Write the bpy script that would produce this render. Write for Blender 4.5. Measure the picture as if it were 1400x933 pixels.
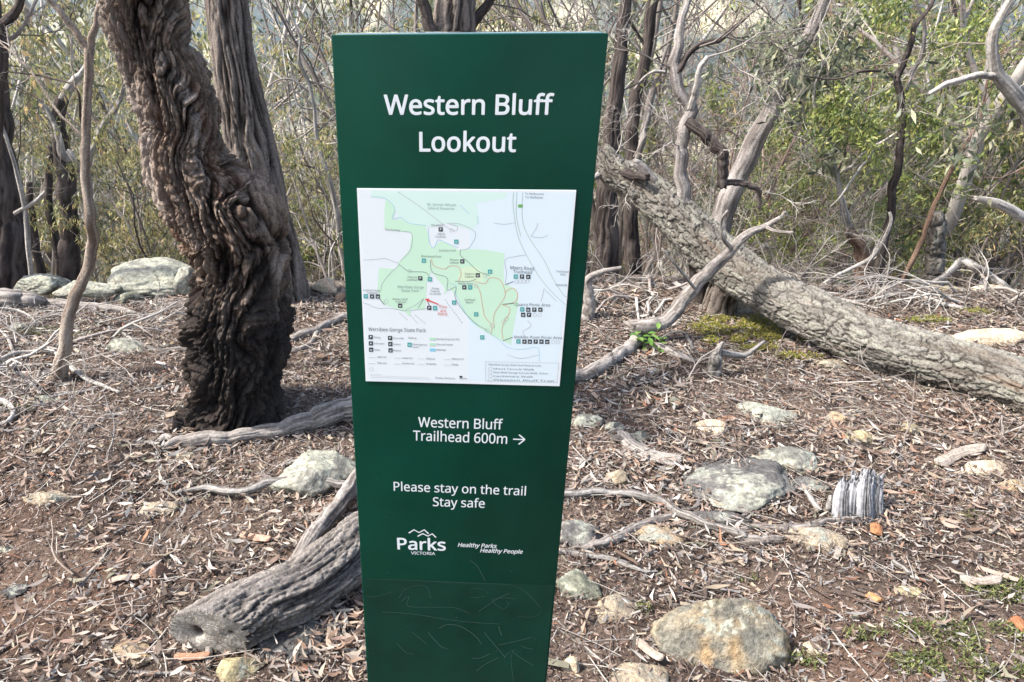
import bpy, bmesh, math, random
import numpy as np
from mathutils import Matrix, Vector
from mathutils.geometry import tessellate_polygon

for o in list(bpy.data.objects):
    bpy.data.objects.remove(o)
scene = bpy.context.scene
COL = scene.collection

# ------------------------------------------------------------------ camera
CAM_H = 1.52
F_PX, PITCH, ROLL, CX, CY = 1000.0, 0.449011590, -0.00982551, 572.697, 466.5
cp, sp = math.cos(PITCH), math.sin(PITCH)
cr, sr = math.cos(ROLL), math.sin(ROLL)
RT, FW, UP = Vector((1, 0, 0)), Vector((0, cp, -sp)), Vector((0, sp, cp))
right = RT * cr + UP * sr
up = -RT * sr + UP * cr
cam_data = bpy.data.cameras.new("camera")
cam = bpy.data.objects.new("camera", cam_data)
COL.objects.link(cam)
m = Matrix.Identity(4)
for i in range(3):
    m[i][0], m[i][1], m[i][2] = right[i], up[i], -FW[i]
m[2][3] = CAM_H
cam.matrix_world = m
cam_data.sensor_width = 36.0
cam_data.lens = 36.0 * F_PX / 1400.0
cam_data.shift_x = (700.0 - CX) / 1400.0
cam_data.clip_start = 0.05
cam_data.clip_end = 3000.0
scene.camera = cam

# ------------------------------------------------------------------ light
SUN_AZ, SUN_EL = math.radians(-96), math.radians(50)   # azimuth from +Y, negative = left
world = bpy.data.worlds.new("World")
scene.world = world
world.use_nodes = True
wn = world.node_tree
bg = wn.nodes["Background"]
sky = wn.nodes.new("ShaderNodeTexSky")
sky.sky_type = 'NISHITA'
sky.sun_disc = False
sky.sun_elevation = SUN_EL
sky.sun_rotation = SUN_AZ
sky.dust_density = 3.0
sky.air_density = 1.2
wn.links.new(sky.outputs[0], bg.inputs[0])
bg.inputs[1].default_value = 0.135
sd = bpy.data.lights.new("sun", 'SUN')
sd.energy = 3.8
sd.angle = math.radians(3)
sd.color = (1.0, 0.95, 0.88)
sun = bpy.data.objects.new("sun", sd)
COL.objects.link(sun)
sdir = Vector((math.sin(SUN_AZ) * math.cos(SUN_EL), math.cos(SUN_AZ) * math.cos(SUN_EL), math.sin(SUN_EL)))
sun.rotation_euler = sdir.to_track_quat('Z', 'Y').to_euler()
sun.location = sdir * 30
scene.view_settings.view_transform = 'Standard'
scene.view_settings.look = 'None'
scene.view_settings.exposure = 1.4
scene.view_settings.gamma = 1
scene.cycles.max_bounces = 6
scene.cycles.volume_bounces = 0

# ------------------------------------------------------------------ noise
_rs = np.random.RandomState(7)
_perm = np.concatenate([_rs.permutation(256)] * 3).astype(np.int64)
_grad = _rs.normal(size=(256, 3))
_grad /= np.linalg.norm(_grad, axis=1)[:, None]
_rnd = _rs.rand(256, 3)

def perlin(x, y, z):
    x, y, z = np.broadcast_arrays(np.asarray(x, float), np.asarray(y, float), np.asarray(z, float))
    xi, yi, zi = np.floor(x).astype(np.int64), np.floor(y).astype(np.int64), np.floor(z).astype(np.int64)
    xf, yf, zf = x - xi, y - yi, z - zi
    u, v, w = xf ** 3 * (xf * (xf * 6 - 15) + 10), yf ** 3 * (yf * (yf * 6 - 15) + 10), zf ** 3 * (zf * (zf * 6 - 15) + 10)
    xi &= 255; yi &= 255; zi &= 255
    r = 0
    for dx in (0, 1):
        wx = u if dx else 1 - u
        for dy in (0, 1):
            wy = v if dy else 1 - v
            a = _perm[_perm[xi + dx] + yi + dy]
            for dz in (0, 1):
                wz = w if dz else 1 - w
                g = _grad[_perm[a + zi + dz] & 255]
                r = r + wx * wy * wz * (g[..., 0] * (xf - dx) + g[..., 1] * (yf - dy) + g[..., 2] * (zf - dz))
    return r * 1.5

def fbm(x, y, z, o=4, gain=0.5, lac=2.03):
    a, s, r = 1.0, 1.0, 0
    for i in range(o):
        r = r + a * perlin(x * s + 17.3 * i, y * s - 9.1 * i, z * s + 4.7 * i)
        a *= gain; s *= lac
    return r

def ridged(x, y, z, o=3, gain=0.5):
    a, s, r = 1.0, 1.0, 0
    for i in range(o):
        r = r + a * (1 - np.abs(perlin(x * s + 31.3 * i, y * s - 7.7 * i, z * s + 3.1 * i)) * 2)
        a *= gain; s *= 2.1
    return r / 1.6

def worley(x, y, z):
    """F1, F2 and a per-cell random value"""
    xi, yi, zi = np.floor(x).astype(np.int64), np.floor(y).astype(np.int64), np.floor(z).astype(np.int64)
    f1 = np.full(x.shape, 9.0); f2 = f1.copy(); cid = np.zeros(x.shape)
    for dx in (-1, 0, 1):
        for dy in (-1, 0, 1):
            for dz in (-1, 0, 1):
                h = _perm[_perm[_perm[(xi + dx) & 255] + ((yi + dy) & 255)] + ((zi + dz) & 255)] & 255
                q = _rnd[h]
                d = np.sqrt((xi + dx + q[..., 0] - x) ** 2 + (yi + dy + q[..., 1] - y) ** 2 + (zi + dz + q[..., 2] - z) ** 2)
                c = d < f1
                f2 = np.where(c, f1, np.minimum(f2, d))
                cid = np.where(c, h / 255.0, cid)
                f1 = np.where(c, d, f1)
    return f1, f2, cid

def sstep(a, b, x):
    t = np.clip((x - a) / (b - a), 0, 1)
    return t * t * (3 - 2 * t)

def mix(a, b, t):
    a = np.asarray(a, float); b = np.asarray(b, float); t = np.asarray(t)[..., None]
    return a * (1 - t) + b * t

# ------------------------------------------------------------------ terrain height and pixel rays
def HT(x, y):
    x = np.asarray(x, float); y = np.asarray(y, float)
    crest = 4.15 + 0.2 * np.sin(x * 0.9 + 1.0)
    z = -0.045 * np.clip(y, -8, 6)
    d = np.maximum(y - crest, 0)
    sm = np.sqrt(d * d + 0.12) - 0.3464
    z = z - 60 * (1 - np.exp(-sm / 120.0))
    z = z + 105 * sstep(210, 600, y + 60 * np.sin(x / 130.0))
    z = z + sstep(30, 150, y) * 9 * fbm(x / 90.0, y / 90.0, 0 * x + 3.3, 3)
    z = z + 0.035 * perlin(x * 0.9, y * 0.9, 0 * x + 1.5) + 0.014 * perlin(x * 3.1, y * 3.1, 0 * x + 8.5)
    return z

def ray(px, py):
    a, b = px - CX, py - CY
    x = a * cr + b * sr
    y = -a * sr + b * cr
    d = RT * (x / F_PX) + UP * (-y / F_PX) + FW
    return np.array(d)

def P(px, py, Y):
    d = ray(px, py)
    return np.array([0, 0, CAM_H]) + d * (Y / d[1])

def G(px, py):
    d = ray(px, py)
    o = np.array([0, 0, CAM_H])
    t = np.linspace(0.8, 12, 2400)
    q = o[None] + d[None] * t[:, None]
    below = q[:, 2] < HT(q[:, 0], q[:, 1])
    i = int(np.argmax(below)) if below.any() else 1200
    return q[i]

def zdepth(p):
    return p[1] * cp - (p[2] - CAM_H) * sp

def W2R(wpx, p):
    return 0.5 * wpx * zdepth(p) / F_PX

# ------------------------------------------------------------------ mesh helpers
def new_mesh(name, V, F, col=None, smooth=True):
    """F: list of (n,3) / (n,4) index arrays"""
    F = [np.asarray(f, dtype=np.int64) for f in (F if isinstance(F, list) else [F]) if len(f)]
    me = bpy.data.meshes.new(name)
    V = np.asarray(V, dtype=np.float32)
    me.vertices.add(len(V))
    me.vertices.foreach_set("co", V.ravel())
    loops = np.concatenate([f.ravel() for f in F])
    sizes = np.concatenate([np.full(len(f), f.shape[1]) for f in F])
    starts = np.concatenate([[0], np.cumsum(sizes)[:-1]])
    me.loops.add(len(loops))
    me.loops.foreach_set("vertex_index", loops.astype(np.int32))
    me.polygons.add(len(sizes))
    me.polygons.foreach_set("loop_start", starts.astype(np.int32))
    me.polygons.foreach_set("loop_total", sizes.astype(np.int32))
    me.polygons.foreach_set("use_smooth", np.full(len(sizes), smooth))
    me.update(calc_edges=True)
    if col is not None:
        c = np.ones((len(V), 4), np.float32)
        c[:, :3] = col
        at = me.color_attributes.new("Col", 'FLOAT_COLOR', 'POINT')
        at.data.foreach_set("color", c.ravel())
    return me

def put(name, me, mat=None, parent=None, loc=None):
    o = bpy.data.objects.new(name, me)
    COL.objects.link(o)
    if mat is not None and me is not None and not me.materials:
        me.materials.append(mat)
    if parent is not None:
        o.parent = parent
    if loc is not None:
        o.location = loc
    return o

def tag(o, label=None, cat=None, group=None, kind=None):
    if label: o["label"] = label
    if cat: o["category"] = cat
    if group: o["group"] = group
    if kind: o["kind"] = kind
    return o

def empty(name, loc, label, cat, group=None, rz=0):
    o = bpy.data.objects.new(name, None)
    COL.objects.link(o)
    o.location = loc
    o.rotation_euler = (0, 0, rz)
    o.empty_display_size = 0.1
    return tag(o, label, cat, group)

def catmull(Q, n, R=None):
    Q = np.asarray(Q, float)
    A = Q if R is None else np.concatenate([Q, np.asarray(R, float)[:, None]], 1)
    k = len(A)
    if k == 2:
        t = np.linspace(0, 1, n)[:, None]
        return A[0] * (1 - t) + A[1] * t
    E = np.concatenate([[2 * A[0] - A[1]], A, [2 * A[-1] - A[-2]]])
    m_ = max(4, 800 // k)
    out = []
    for i in range(k - 1):
        p0, p1, p2, p3 = E[i:i + 4]
        t = np.linspace(0, 1, m_, endpoint=False)[:, None]
        out.append(0.5 * ((2 * p1) + (-p0 + p2) * t + (2 * p0 - 5 * p1 + 4 * p2 - p3) * t ** 2 + (-p0 + 3 * p1 - 3 * p2 + p3) * t ** 3))
    out = np.concatenate(out + [A[-1:]])
    s = np.concatenate([[0], np.cumsum(np.linalg.norm(np.diff(out[:, :3], axis=0), axis=1))])
    g = np.linspace(0, s[-1], n)
    return np.stack([np.interp(g, s, out[:, j]) for j in range(out.shape[1])], 1)

def sweep(Q, R, nu, nv, disp=None, caps=(True, True)):
    """tube along a smooth path; disp(cx, cy, s, r, th) -> radial offset"""
    A = catmull(Q, nv, R)
    C, r = A[:, :3], np.maximum(A[:, 3], 0.0006)
    T = np.gradient(C, axis=0)
    T /= np.linalg.norm(T, axis=1)[:, None]
    ref = np.array([0.0, 1.0, 0.0]) if abs(T[0][1]) < 0.8 else np.array([1.0, 0, 0])
    N = np.zeros_like(C)
    n0 = np.cross(T[0], ref); n0 /= np.linalg.norm(n0)
    for i in range(nv):
        n0 = n0 - T[i] * np.dot(n0, T[i]); n0 /= np.linalg.norm(n0)
        N[i] = n0
    B = np.cross(T, N)
    s = np.concatenate([[0], np.cumsum(np.linalg.norm(np.diff(C, axis=0), axis=1))])
    th = np.linspace(0, 2 * np.pi, nu, endpoint=False)
    TH, S = np.meshgrid(th, s)
    RR = np.repeat(r[:, None], nu, 1)
    d = disp(np.cos(TH), np.sin(TH), S, RR, TH) if disp else 0
    rad = RR + d
    V = C[:, None] + rad[..., None] * (np.cos(TH)[..., None] * N[:, None] + np.sin(TH)[..., None] * B[:, None])
    V = V.reshape(-1, 3)
    i = np.arange(nv - 1)[:, None] * nu
    j = np.arange(nu)[None]
    j2 = (j + 1) % nu
    F = [np.stack([i + j, i + j2, i + nu + j2, i + nu + j], -1).reshape(-1, 4)]
    extra = []
    # broken, uneven ends
    Vr = V.reshape(nv, nu, 3)
    for e_, sg in ((0, -1), (nv - 1, 1)):
        if caps[0] and caps[1]:
            jag = perlin(np.cos(th) * 2.5 + e_, np.sin(th) * 2.5, 0 * th + r[e_] * 900)
            Vr[e_] += T[e_][None] * (sg * jag * r[e_] * 1.1)[:, None]
    if caps[0]:
        extra.append(C[0]); c = len(V) + len(extra) - 1
        F.append(np.stack([np.full(nu, c), j2[0], j[0]], -1))
    if caps[1]:
        extra.append(C[-1]); c = len(V) + len(extra) - 1
        F.append(np.stack([np.full(nu, c), (nv - 1) * nu + j[0], (nv - 1) * nu + j2[0]], -1))
    if extra:
        V = np.concatenate([V, np.array(extra)])
    info = dict(TH=TH.ravel(), S=S.ravel(), R=RR.ravel(), d=(d + 0 * RR).ravel(), n=nu * nv, extra=len(extra))
    return V, F, info

def batch_tubes(Pts, R, ns=5):
    """Pts (B,k,3), R (B,k)"""
    B_, k, _ = Pts.shape
    T = np.gradient(Pts, axis=1)
    T /= np.linalg.norm(T, axis=2)[..., None] + 1e-9
    ref = np.where(np.abs(T[:, :1, 2:3]) < 0.9, np.array([0, 0, 1.0]), np.array([1.0, 0, 0]))
    N = np.cross(T, np.broadcast_to(ref, T.shape)); N /= np.linalg.norm(N, axis=2)[..., None] + 1e-9
    Bn = np.cross(T, N)
    th = np.linspace(0, 2 * np.pi, ns, endpoint=False)
    V = Pts[:, :, None] + R[:, :, None, None] * (np.cos(th)[None, None, :, None] * N[:, :, None] + np.sin(th)[None, None, :, None] * Bn[:, :, None])
    V = V.reshape(-1, 3)
    b = (np.arange(B_) * k * ns)[:, None, None]
    i = (np.arange(k - 1) * ns)[None, :, None]
    j = np.arange(ns)[None, None]
    j2 = (j + 1) % ns
    F = np.stack([b + i + j, b + i + j2, b + i + ns + j2, b + i + ns + j], -1).reshape(-1, 4)
    return V, F

class Acc:
    """collects arrays into one mesh"""
    def __init__(s): s.V, s.F3, s.F4, s.C, s.n = [], [], [], [], 0
    def add(s, V, F, C):
        for f in (F if isinstance(F, list) else [F]):
            (s.F3 if f.shape[1] == 3 else s.F4).append(f + s.n)
        s.V.append(V); s.C.append(np.broadcast_to(C, V.shape)); s.n += len(V)
    def mesh(s, name, origin=None, smooth=True):
        V = np.concatenate(s.V)
        if origin is not None: V = V - np.asarray(origin)
        F = [np.concatenate(f) for f in (s.F3, s.F4) if f]
        return new_mesh(name, V, F, np.concatenate(s.C), smooth)

# ------------------------------------------------------------------ materials
def mk(name):
    mt = bpy.data.materials.new(name)
    mt.use_nodes = True
    nt = mt.node_tree
    return mt, nt, nt.nodes["Principled BSDF"]

def mat_vcol(name, rough=0.9, nscale=60, namp=0.35, bump=0.3, bdist=0.004, spec=0.25, scale2=None, voro=None):
    mt, nt, b = mk(name)
    at = nt.nodes.new("ShaderNodeAttribute"); at.attribute_name = "Col"
    tc = nt.nodes.new("ShaderNodeTexCoord")
    no = nt.nodes.new("ShaderNodeTexNoise"); no.inputs["Scale"].default_value = nscale; no.inputs["Detail"].default_value = 8
    no.inputs["Roughness"].default_value = 0.65
    mp = nt.nodes.new("ShaderNodeMapping"); mp.inputs["Scale"].default_value = scale2 or (1, 1, 1)
    nt.links.new(tc.outputs["Object"], mp.inputs[0]); nt.links.new(mp.outputs[0], no.inputs["Vector"])
    mr = nt.nodes.new("ShaderNodeMapRange")
    mr.inputs[1].default_value = 0.25; mr.inputs[2].default_value = 0.75
    mr.inputs[3].default_value = 1 - namp; mr.inputs[4].default_value = 1 + namp
    nt.links.new(no.outputs[0], mr.inputs[0])
    vm = nt.nodes.new("ShaderNodeVectorMath"); vm.operation = 'SCALE'
    nt.links.new(at.outputs["Color"], vm.inputs[0]); nt.links.new(mr.outputs[0], vm.inputs["Scale"])
    nt.links.new(vm.outputs[0], b.inputs["Base Color"])
    b.inputs["Roughness"].default_value = rough
    b.inputs["Specular IOR Level"].default_value = spec
    if bump:
        bp = nt.nodes.new("ShaderNodeBump"); bp.inputs["Strength"].default_value = bump; bp.inputs["Distance"].default_value = bdist
        nt.links.new(no.outputs[0], bp.inputs["Height"]); nt.links.new(bp.outputs[0], b.inputs["Normal"])
    return mt

def mat_leaf(name, rough=0.45, trans=0.42, spec=0.5):
    mt, nt, b = mk(name)
    at = nt.nodes.new("ShaderNodeAttribute"); at.attribute_name = "Col"
    nt.links.new(at.outputs["Color"], b.inputs["Base Color"])
    b.inputs["Roughness"].default_value = rough
    b.inputs["Specular IOR Level"].default_value = spec
    tr = nt.nodes.new("ShaderNodeBsdfTranslucent")
    mx = nt.nodes.new("ShaderNodeMixShader"); mx.inputs[0].default_value = trans
    nt.links.new(at.outputs["Color"], tr.inputs[0])
    nt.links.new(b.outputs[0], mx.inputs[1]); nt.links.new(tr.outputs[0], mx.inputs[2])
    nt.links.new(mx.outputs[0], nt.nodes["Material Output"].inputs[0])
    return mt

def mat_plain(name, rgb, rough=0.5, spec=0.5, nscale=None, namp=0.1, bump=0, coat=0):
    mt, nt, b = mk(name)
    b.inputs["Base Color"].default_value = (*rgb, 1)
    b.inputs["Roughness"].default_value = rough
    b.inputs["Specular IOR Level"].default_value = spec
    b.inputs["Coat Weight"].default_value = coat
    if nscale:
        tc = nt.nodes.new("ShaderNodeTexCoord")
        no = nt.nodes.new("ShaderNodeTexNoise"); no.inputs["Scale"].default_value = nscale; no.inputs["Detail"].default_value = 6
        nt.links.new(tc.outputs["Object"], no.inputs["Vector"])
        cr_ = nt.nodes.new("ShaderNodeValToRGB")
        cr_.color_ramp.elements[0].position = 0.3; cr_.color_ramp.elements[1].position = 0.7
        cr_.color_ramp.elements[0].color = (*[c * (1 - namp) for c in rgb], 1)
        cr_.color_ramp.elements[1].color = (*[c * (1 + namp) for c in rgb], 1)
        nt.links.new(no.outputs[0], cr_.inputs[0]); nt.links.new(cr_.outputs[0], b.inputs["Base Color"])
        if bump:
            bp = nt.nodes.new("ShaderNodeBump"); bp.inputs["Strength"].default_value = bump; bp.inputs["Distance"].default_value = 0.0005
            nt.links.new(no.outputs[0], bp.inputs["Height"]); nt.links.new(bp.outputs[0], b.inputs["Normal"])
    return mt

M_bark = mat_vcol("bark", 1.0, 120, 0.55, 1.0, 0.007, spec=0.03)
M_twig = mat_vcol("twig_bark", 0.85, 70, 0.25, 0.2, 0.002)
M_dead = mat_vcol("weathered_wood", 0.88, 70, 0.5, 0.9, 0.005, spec=0.05)
M_rock = mat_vcol("rock", 0.95, 75, 0.6, 1.0, 0.012, spec=0.15)
M_litter = mat_vcol("leaf_litter", 0.7, 30, 0.2, 0.0, spec=0.3)
M_soil = mat_vcol("soil", 0.95, 28, 0.45, 1.0, 0.02, spec=0.15)
M_leaf = mat_leaf("gum_leaf")
M_moss = mat_leaf("moss", 0.9, 0.2, 0.1)
# ------------------------------------------------------------------ ground sheet
def build_ground():
    near = np.arange(-1.0, 6.2, 0.06)
    far = 6.2 + np.cumsum(0.05 * 1.05 ** np.arange(0, 132))
    back = -1.0 - np.cumsum(0.08 * 1.12 ** np.arange(0, 44))
    ys = np.concatenate([back[::-1], near, far])
    nx = np.arange(0, 5.0, 0.055)
    fx = 5.0 + np.cumsum(0.06 * 1.09 ** np.arange(0, 76))
    xs = np.concatenate([-fx[::-1], -nx[:0:-1], nx, fx]) + 0.4
    X, Y = np.meshgrid(xs, ys)
    Z = HT(X, Y)
    Z = Z + np.where((Y < 7) & (Y > -2), 0.006 * fbm(X * 14, Y * 14, 0 * X, 3), 0)
    n1 = fbm(X * 1.3, Y * 1.3, 0 * X + 5, 4)
    n2 = fbm(X * 6, Y * 6, 0 * X + 9, 3)
    c = mix([0.055, 0.040, 0.032], [0.125, 0.092, 0.072], sstep(-0.5, 0.6, n1 + 0.5 * n2))
    c = mix(c, [0.115, 0.064, 0.041], sstep(0.1, 0.7, fbm(X * 0.9 + 4, Y * 0.9, 0 * X + 2, 3)) * 0.6)
    fcol = mix([0.10, 0.105, 0.055], [0.30, 0.25, 0.14], sstep(-0.35, 0.45, fbm(X / 14, Y / 14, 0 * X + 7, 4)))
    hcol = mix([0.03, 0.045, 0.03], [0.42, 0.37, 0.23], sstep(0.0, 0.35, fbm(X / 45, Y / 60, 0 * X + 1, 5)))
    c = mix(c, fcol, sstep(6, 14, Y)); c = mix(c, hcol, sstep(80, 200, Y))
    ny_, nx_ = X.shape
    i = (np.arange(ny_ - 1) * nx_)[:, None]; j = np.arange(nx_ - 1)[None]
    F = np.stack([i + j, i + j + 1, i + nx_ + j + 1, i + nx_ + j], -1).reshape(-1, 4)
    V = np.stack([X, Y, Z], -1).reshape(-1, 3)
    o = put("ground", new_mesh("ground", V, F, c.reshape(-1, 3)), M_soil)
    tag(o, "brown forest floor of soil falling away behind the crest", "ground", kind="structure")
build_ground()

# ------------------------------------------------------------------ leaf litter (uncountable)
LIT = np.array([[.29, .235, .175], [.235, .175, .14], [.155, .108, .085], [.060, .044, .036], [.25, .235, .22], [.42, .375, .32], [.22, .105, .06], [.15, .14, .10], [.235, .20, .18]])
LW = np.array([.12, .17, .17, .19, .15, .04, .02, .04, .10])

def strips(pos, yaw, L, W, curl, tilt, roll, col, k=3):
    """flat curved strips: k segments each; col (n,3)"""
    n = len(pos)
    t = np.linspace(-0.5, 0.5, k + 1)
    prof = {1: [.5, .5], 2: [.18, 1, .12], 3: [.12, .95, .8, .05], 4: [.06, .8, 1, .7, .04]}[k]
    prof = np.array(prof)
    x = t[None] * L[:, None]
    bend = curl[:, None] * (t[None] ** 2) * L[:, None]            # sideways bow
    zc = tilt[:, None] * x + np.abs(curl)[:, None] * 1.2 * (t[None] ** 2) * L[:, None]
    hw = 0.5 * W[:, None] * prof[None]
    V = np.zeros((n, k + 1, 2, 3))
    for s_, sg in ((0, -1), (1, 1)):
        lx = x; ly = bend + sg * hw * np.cos(roll)[:, None]; lz = zc + sg * hw * np.sin(roll)[:, None]
        V[:, :, s_, 0] = pos[:, 0:1] + lx * np.cos(yaw)[:, None] - ly * np.sin(yaw)[:, None]
        V[:, :, s_, 1] = pos[:, 1:2] + lx * np.sin(yaw)[:, None] + ly * np.cos(yaw)[:, None]
        V[:, :, s_, 2] = pos[:, 2:3] + lz
    b = (np.arange(n) * (k + 1) * 2)[:, None]
    i = (np.arange(k) * 2)[None]
    F = np.stack([b + i, b + i + 1, b + i + 3, b + i + 2], -1).reshape(-1, 4)
    C = np.repeat(col, (k + 1) * 2, 0)
    return V.reshape(-1, 3), F, C

def scatter(rng, n, y0, y1, side=1.15):
    """random ground points inside the field of view, uniform over the ground"""
    Y = rng.uniform(y0 ** 2, y1 ** 2, n) ** 0.5
    X = rng.uniform(-1, 1, n) * np.clip(1.10 - .12 * (Y - 1.2), .76, 1.1) * side * .98 * Y + 0.15 * Y
    return X, Y

def litter_cols(rng, n):
    c = LIT[rng.choice(len(LIT), n, p=LW / LW.sum())]
    return c * rng.uniform(0.6, 1.3, (n, 1))

def build_litter():
    rng = np.random.default_rng(3)
    acc = Acc()
    def dens(X, Y):
        m_ = sstep(-0.45, 0.35, fbm(X * 1.1, Y * 1.1, 0 * X + 2.2, 3))
        path = np.exp(-((X + 1.5 - 0.1 * Y) / 0.55) ** 2) * (Y < 3.4)
        return np.clip(0.58 + 0.42 * m_ - 0.30 * path, 0.2, 1)
    # small chips
    X, Y = scatter(rng, 110000, 1.05, 5.0)
    k = rng.random(len(X)) < dens(X, Y); X, Y = X[k], Y[k]; n = len(X)
    L = rng.lognormal(math.log(0.0155), 0.5, n) * (0.75 + 0.13 * Y)
    W = L * rng.uniform(0.18, 0.5, n)
    Z = HT(X, Y) + rng.uniform(0.003, 0.014, n)
    acc.add(*strips(np.stack([X, Y, Z], 1), rng.uniform(0, 6.28, n), L, W, rng.normal(0, .25, n), rng.normal(0, .18, n), rng.normal(0, .45, n), litter_cols(rng, n), 1))
    # crumbs of bark and soil
    X, Y = scatter(rng, 95000, 1.05, 3.7); n = len(X)
    L = rng.lognormal(math.log(0.0075), 0.35, n)
    cc = np.array([[.16, .11, .085], [.24, .18, .15], [.10, .07, .055], [.31, .25, .21], [.19, .11, .075]])[rng.integers(0, 5, n)]
    acc.add(*strips(np.stack([X, Y, HT(X, Y) + rng.uniform(.003, .009, n)], 1), rng.uniform(0, 6.28, n), L, L * rng.uniform(.3, .9, n), rng.normal(0, .2, n), rng.normal(0, .5, n), rng.normal(0, .6, n), cc, 1))
    # leaves and bark strips
    X, Y = scatter(rng, 130000, 1.05, 5.2)
    k = rng.random(len(X)) < dens(X, Y); X, Y = X[k], Y[k]; n = len(X)
    drift = .75 + .75 * sstep(-.1, .6, fbm(X * 1.6 + 8, Y * 1.6, 0 * X + 6, 3))
    L = np.clip(rng.lognormal(math.log(0.0255), 0.42, n) * drift * (.82 + .18 * sstep(1.3, 2.4, Y)), 0.010, 0.075)
    W = np.clip(L * rng.uniform(0.10, 0.36, n), 0.002, 0.014)
    Z = HT(X, Y) + rng.uniform(0.005, 0.028, n)
    yaw = rng.uniform(0, 6.28, n)
    acc.add(*strips(np.stack([X, Y, Z], 1), yaw, L, W, rng.normal(0, .45, n), rng.normal(0, .2, n), rng.normal(0, .6, n), litter_cols(rng, n), 2))
    # drifts of bigger leaves and bark against the logs and under the fallen tree
    for (px, py, rx, ry, k) in ((430, 715, .22, .12, 420), (450, 860, .16, .14, 380), (1330, 590, .4, .14, 420), (840, 640, .3, .14, 260), (1130, 600, .5, .2, 380), (600, 640, .5, .2, 300), (60, 620, .4, .25, 300), (1250, 690, .45, .2, 380), (130, 905, .3, .08, 160)):
        g = G(px, py)
        X = g[0] + rng.normal(0, rx * .6, k); Y = g[1] + rng.normal(0, ry * .7, k)
        k = int(k * .8); X, Y = X[:k], Y[:k]; L = rng.uniform(.022, .052, k)
        acc.add(*strips(np.stack([X, Y, HT(X, Y) + rng.uniform(.012, .034, k)], 1), rng.uniform(0, 6.28, k), L, L * rng.uniform(.12, .3, k), rng.normal(0, .5, k), rng.normal(0, .2, k), rng.normal(0, .6, k),
                        np.array([[.31, .235, .18], [.27, .185, .145], [.21, .135, .095], [.33, .29, .245], [.26, .22, .18], [.14, .09, .065]])[rng.integers(0, 6, k)] * rng.uniform(.7, 1.15, (k, 1)), 4))
    # thin twigs
    X, Y = scatter(rng, 6500, 1.05, 6.0); n = len(X)
    L = np.clip(rng.lognormal(math.log(0.10), 0.5, n), 0.03, 0.3)
    yaw = rng.uniform(0, 6.28, n)
    t = np.linspace(-.5, .5, 4)
    bow = rng.normal(0, .25, n)
    px = X[:, None] + L[:, None] * (t * np.cos(yaw)[:, None] - bow[:, None] * t ** 2 * np.sin(yaw)[:, None])
    py = Y[:, None] + L[:, None] * (t * np.sin(yaw)[:, None] + bow[:, None] * t ** 2 * np.cos(yaw)[:, None])
    pz = HT(px, py) + rng.uniform(0.008, 0.024, (n, 1)) + rng.normal(0, .12, (n, 1)) * L[:, None] * t
    V, F = batch_tubes(np.stack([px, py, pz], -1), np.repeat(rng.uniform(0.0007, 0.0022, (n, 1)), 4, 1), 3)
    tc = np.array([[.32, .29, .26], [.22, .17, .14], [.10, .07, .055], [.38, .35, .31]])[rng.integers(0, 4, n)]
    acc.add(V, F, np.repeat(tc, 12, 0))
    o = put("leaf_litter", acc.mesh("leaf_litter"), M_litter)
    tag(o, "dry brown gum leaves, bark chips and twigs carpeting the forest floor", "leaf litter", kind="stuff")
build_litter()

def big_leaves():
    """the largest leaves and bark shards lying loose near the camera: individuals"""
    rng = np.random.default_rng(11)
    n = 130
    X, Y = scatter(rng, n, 1.15, 2.9, 1.0)
    protos = []
    for i in range(12):
        L = rng.uniform(0.045, 0.08); W = rng.uniform(0.007, 0.014)
        c = LIT[[0, 1, 2, 4, 8, 6, 8, 0, 1, 4, 2, 8][i]][None] * .82
        V, F, C = strips(np.zeros((1, 3)), np.zeros(1), np.array([L]), np.array([W]), np.array([rng.normal(0, .45)]), np.array([0.02]), np.array([rng.normal(0, .3)]), c, 4)
        protos.append(new_mesh("fallen_leaf", V + [0, 0, 0.012], F, C))
        protos[-1].materials.append(M_litter)
    for i in range(n):
        o = put("fallen_leaf", protos[i % 12], None, None, (X[i], Y[i], float(HT(X[i], Y[i])) + rng.uniform(.006, .02)))
        o.rotation_euler = (rng.normal(0, .12), rng.normal(0, .12), rng.uniform(0, 6.28))
        tag(o, "large dry gum leaf lying loose on top of the leaf litter", "leaf", "large dry gum leaves on the litter")
big_leaves()

def moss_patch(name, label, spots, n, col, seed, hgt=0.012, cat="moss"):
    """low cushions made of many tiny leaflets"""
    rng = np.random.default_rng(seed)
    pos = []
    for (px, py, wx, wy) in spots:
        g = G(px, py); r = wx * zdepth(g) / F_PX / 2; ry = max(r * wy, 0.02)
        k = int(n * r * ry / 0.02) + 60
        a = rng.uniform(0, 6.28, k); q = rng.random(k) ** 0.6
        x = g[0] + r * q * np.cos(a) + rng.normal(0, r * .1, k); y = g[1] + ry * q * np.sin(a) + rng.normal(0, ry * .1, k)
        keep = rng.random(k) < sstep(-0.5, 0.15, fbm(x * 9, y * 9, 0 * x + seed, 2))
        x, y = x[keep], y[keep]
        pos.append(np.stack([x, y, HT(x, y) + rng.uniform(0.004, 0.004 + hgt * 1.6, len(x))], 1))
    pos = np.concatenate(pos); n = len(pos)
    c = np.array(col)[rng.integers(0, len(col), n)] * rng.uniform(.65, 1.3, (n, 1))
    V, F, C = strips(pos, rng.uniform(0, 6.28, n), rng.uniform(.006, .014, n), rng.uniform(.003, .006, n), rng.normal(0, .3, n), rng.normal(0, .7, n), rng.normal(0, .8, n), c, 2)
    o = put(name, new_mesh(name, V, F, C), M_moss)
    return tag(o, label, cat, kind="stuff")

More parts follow.
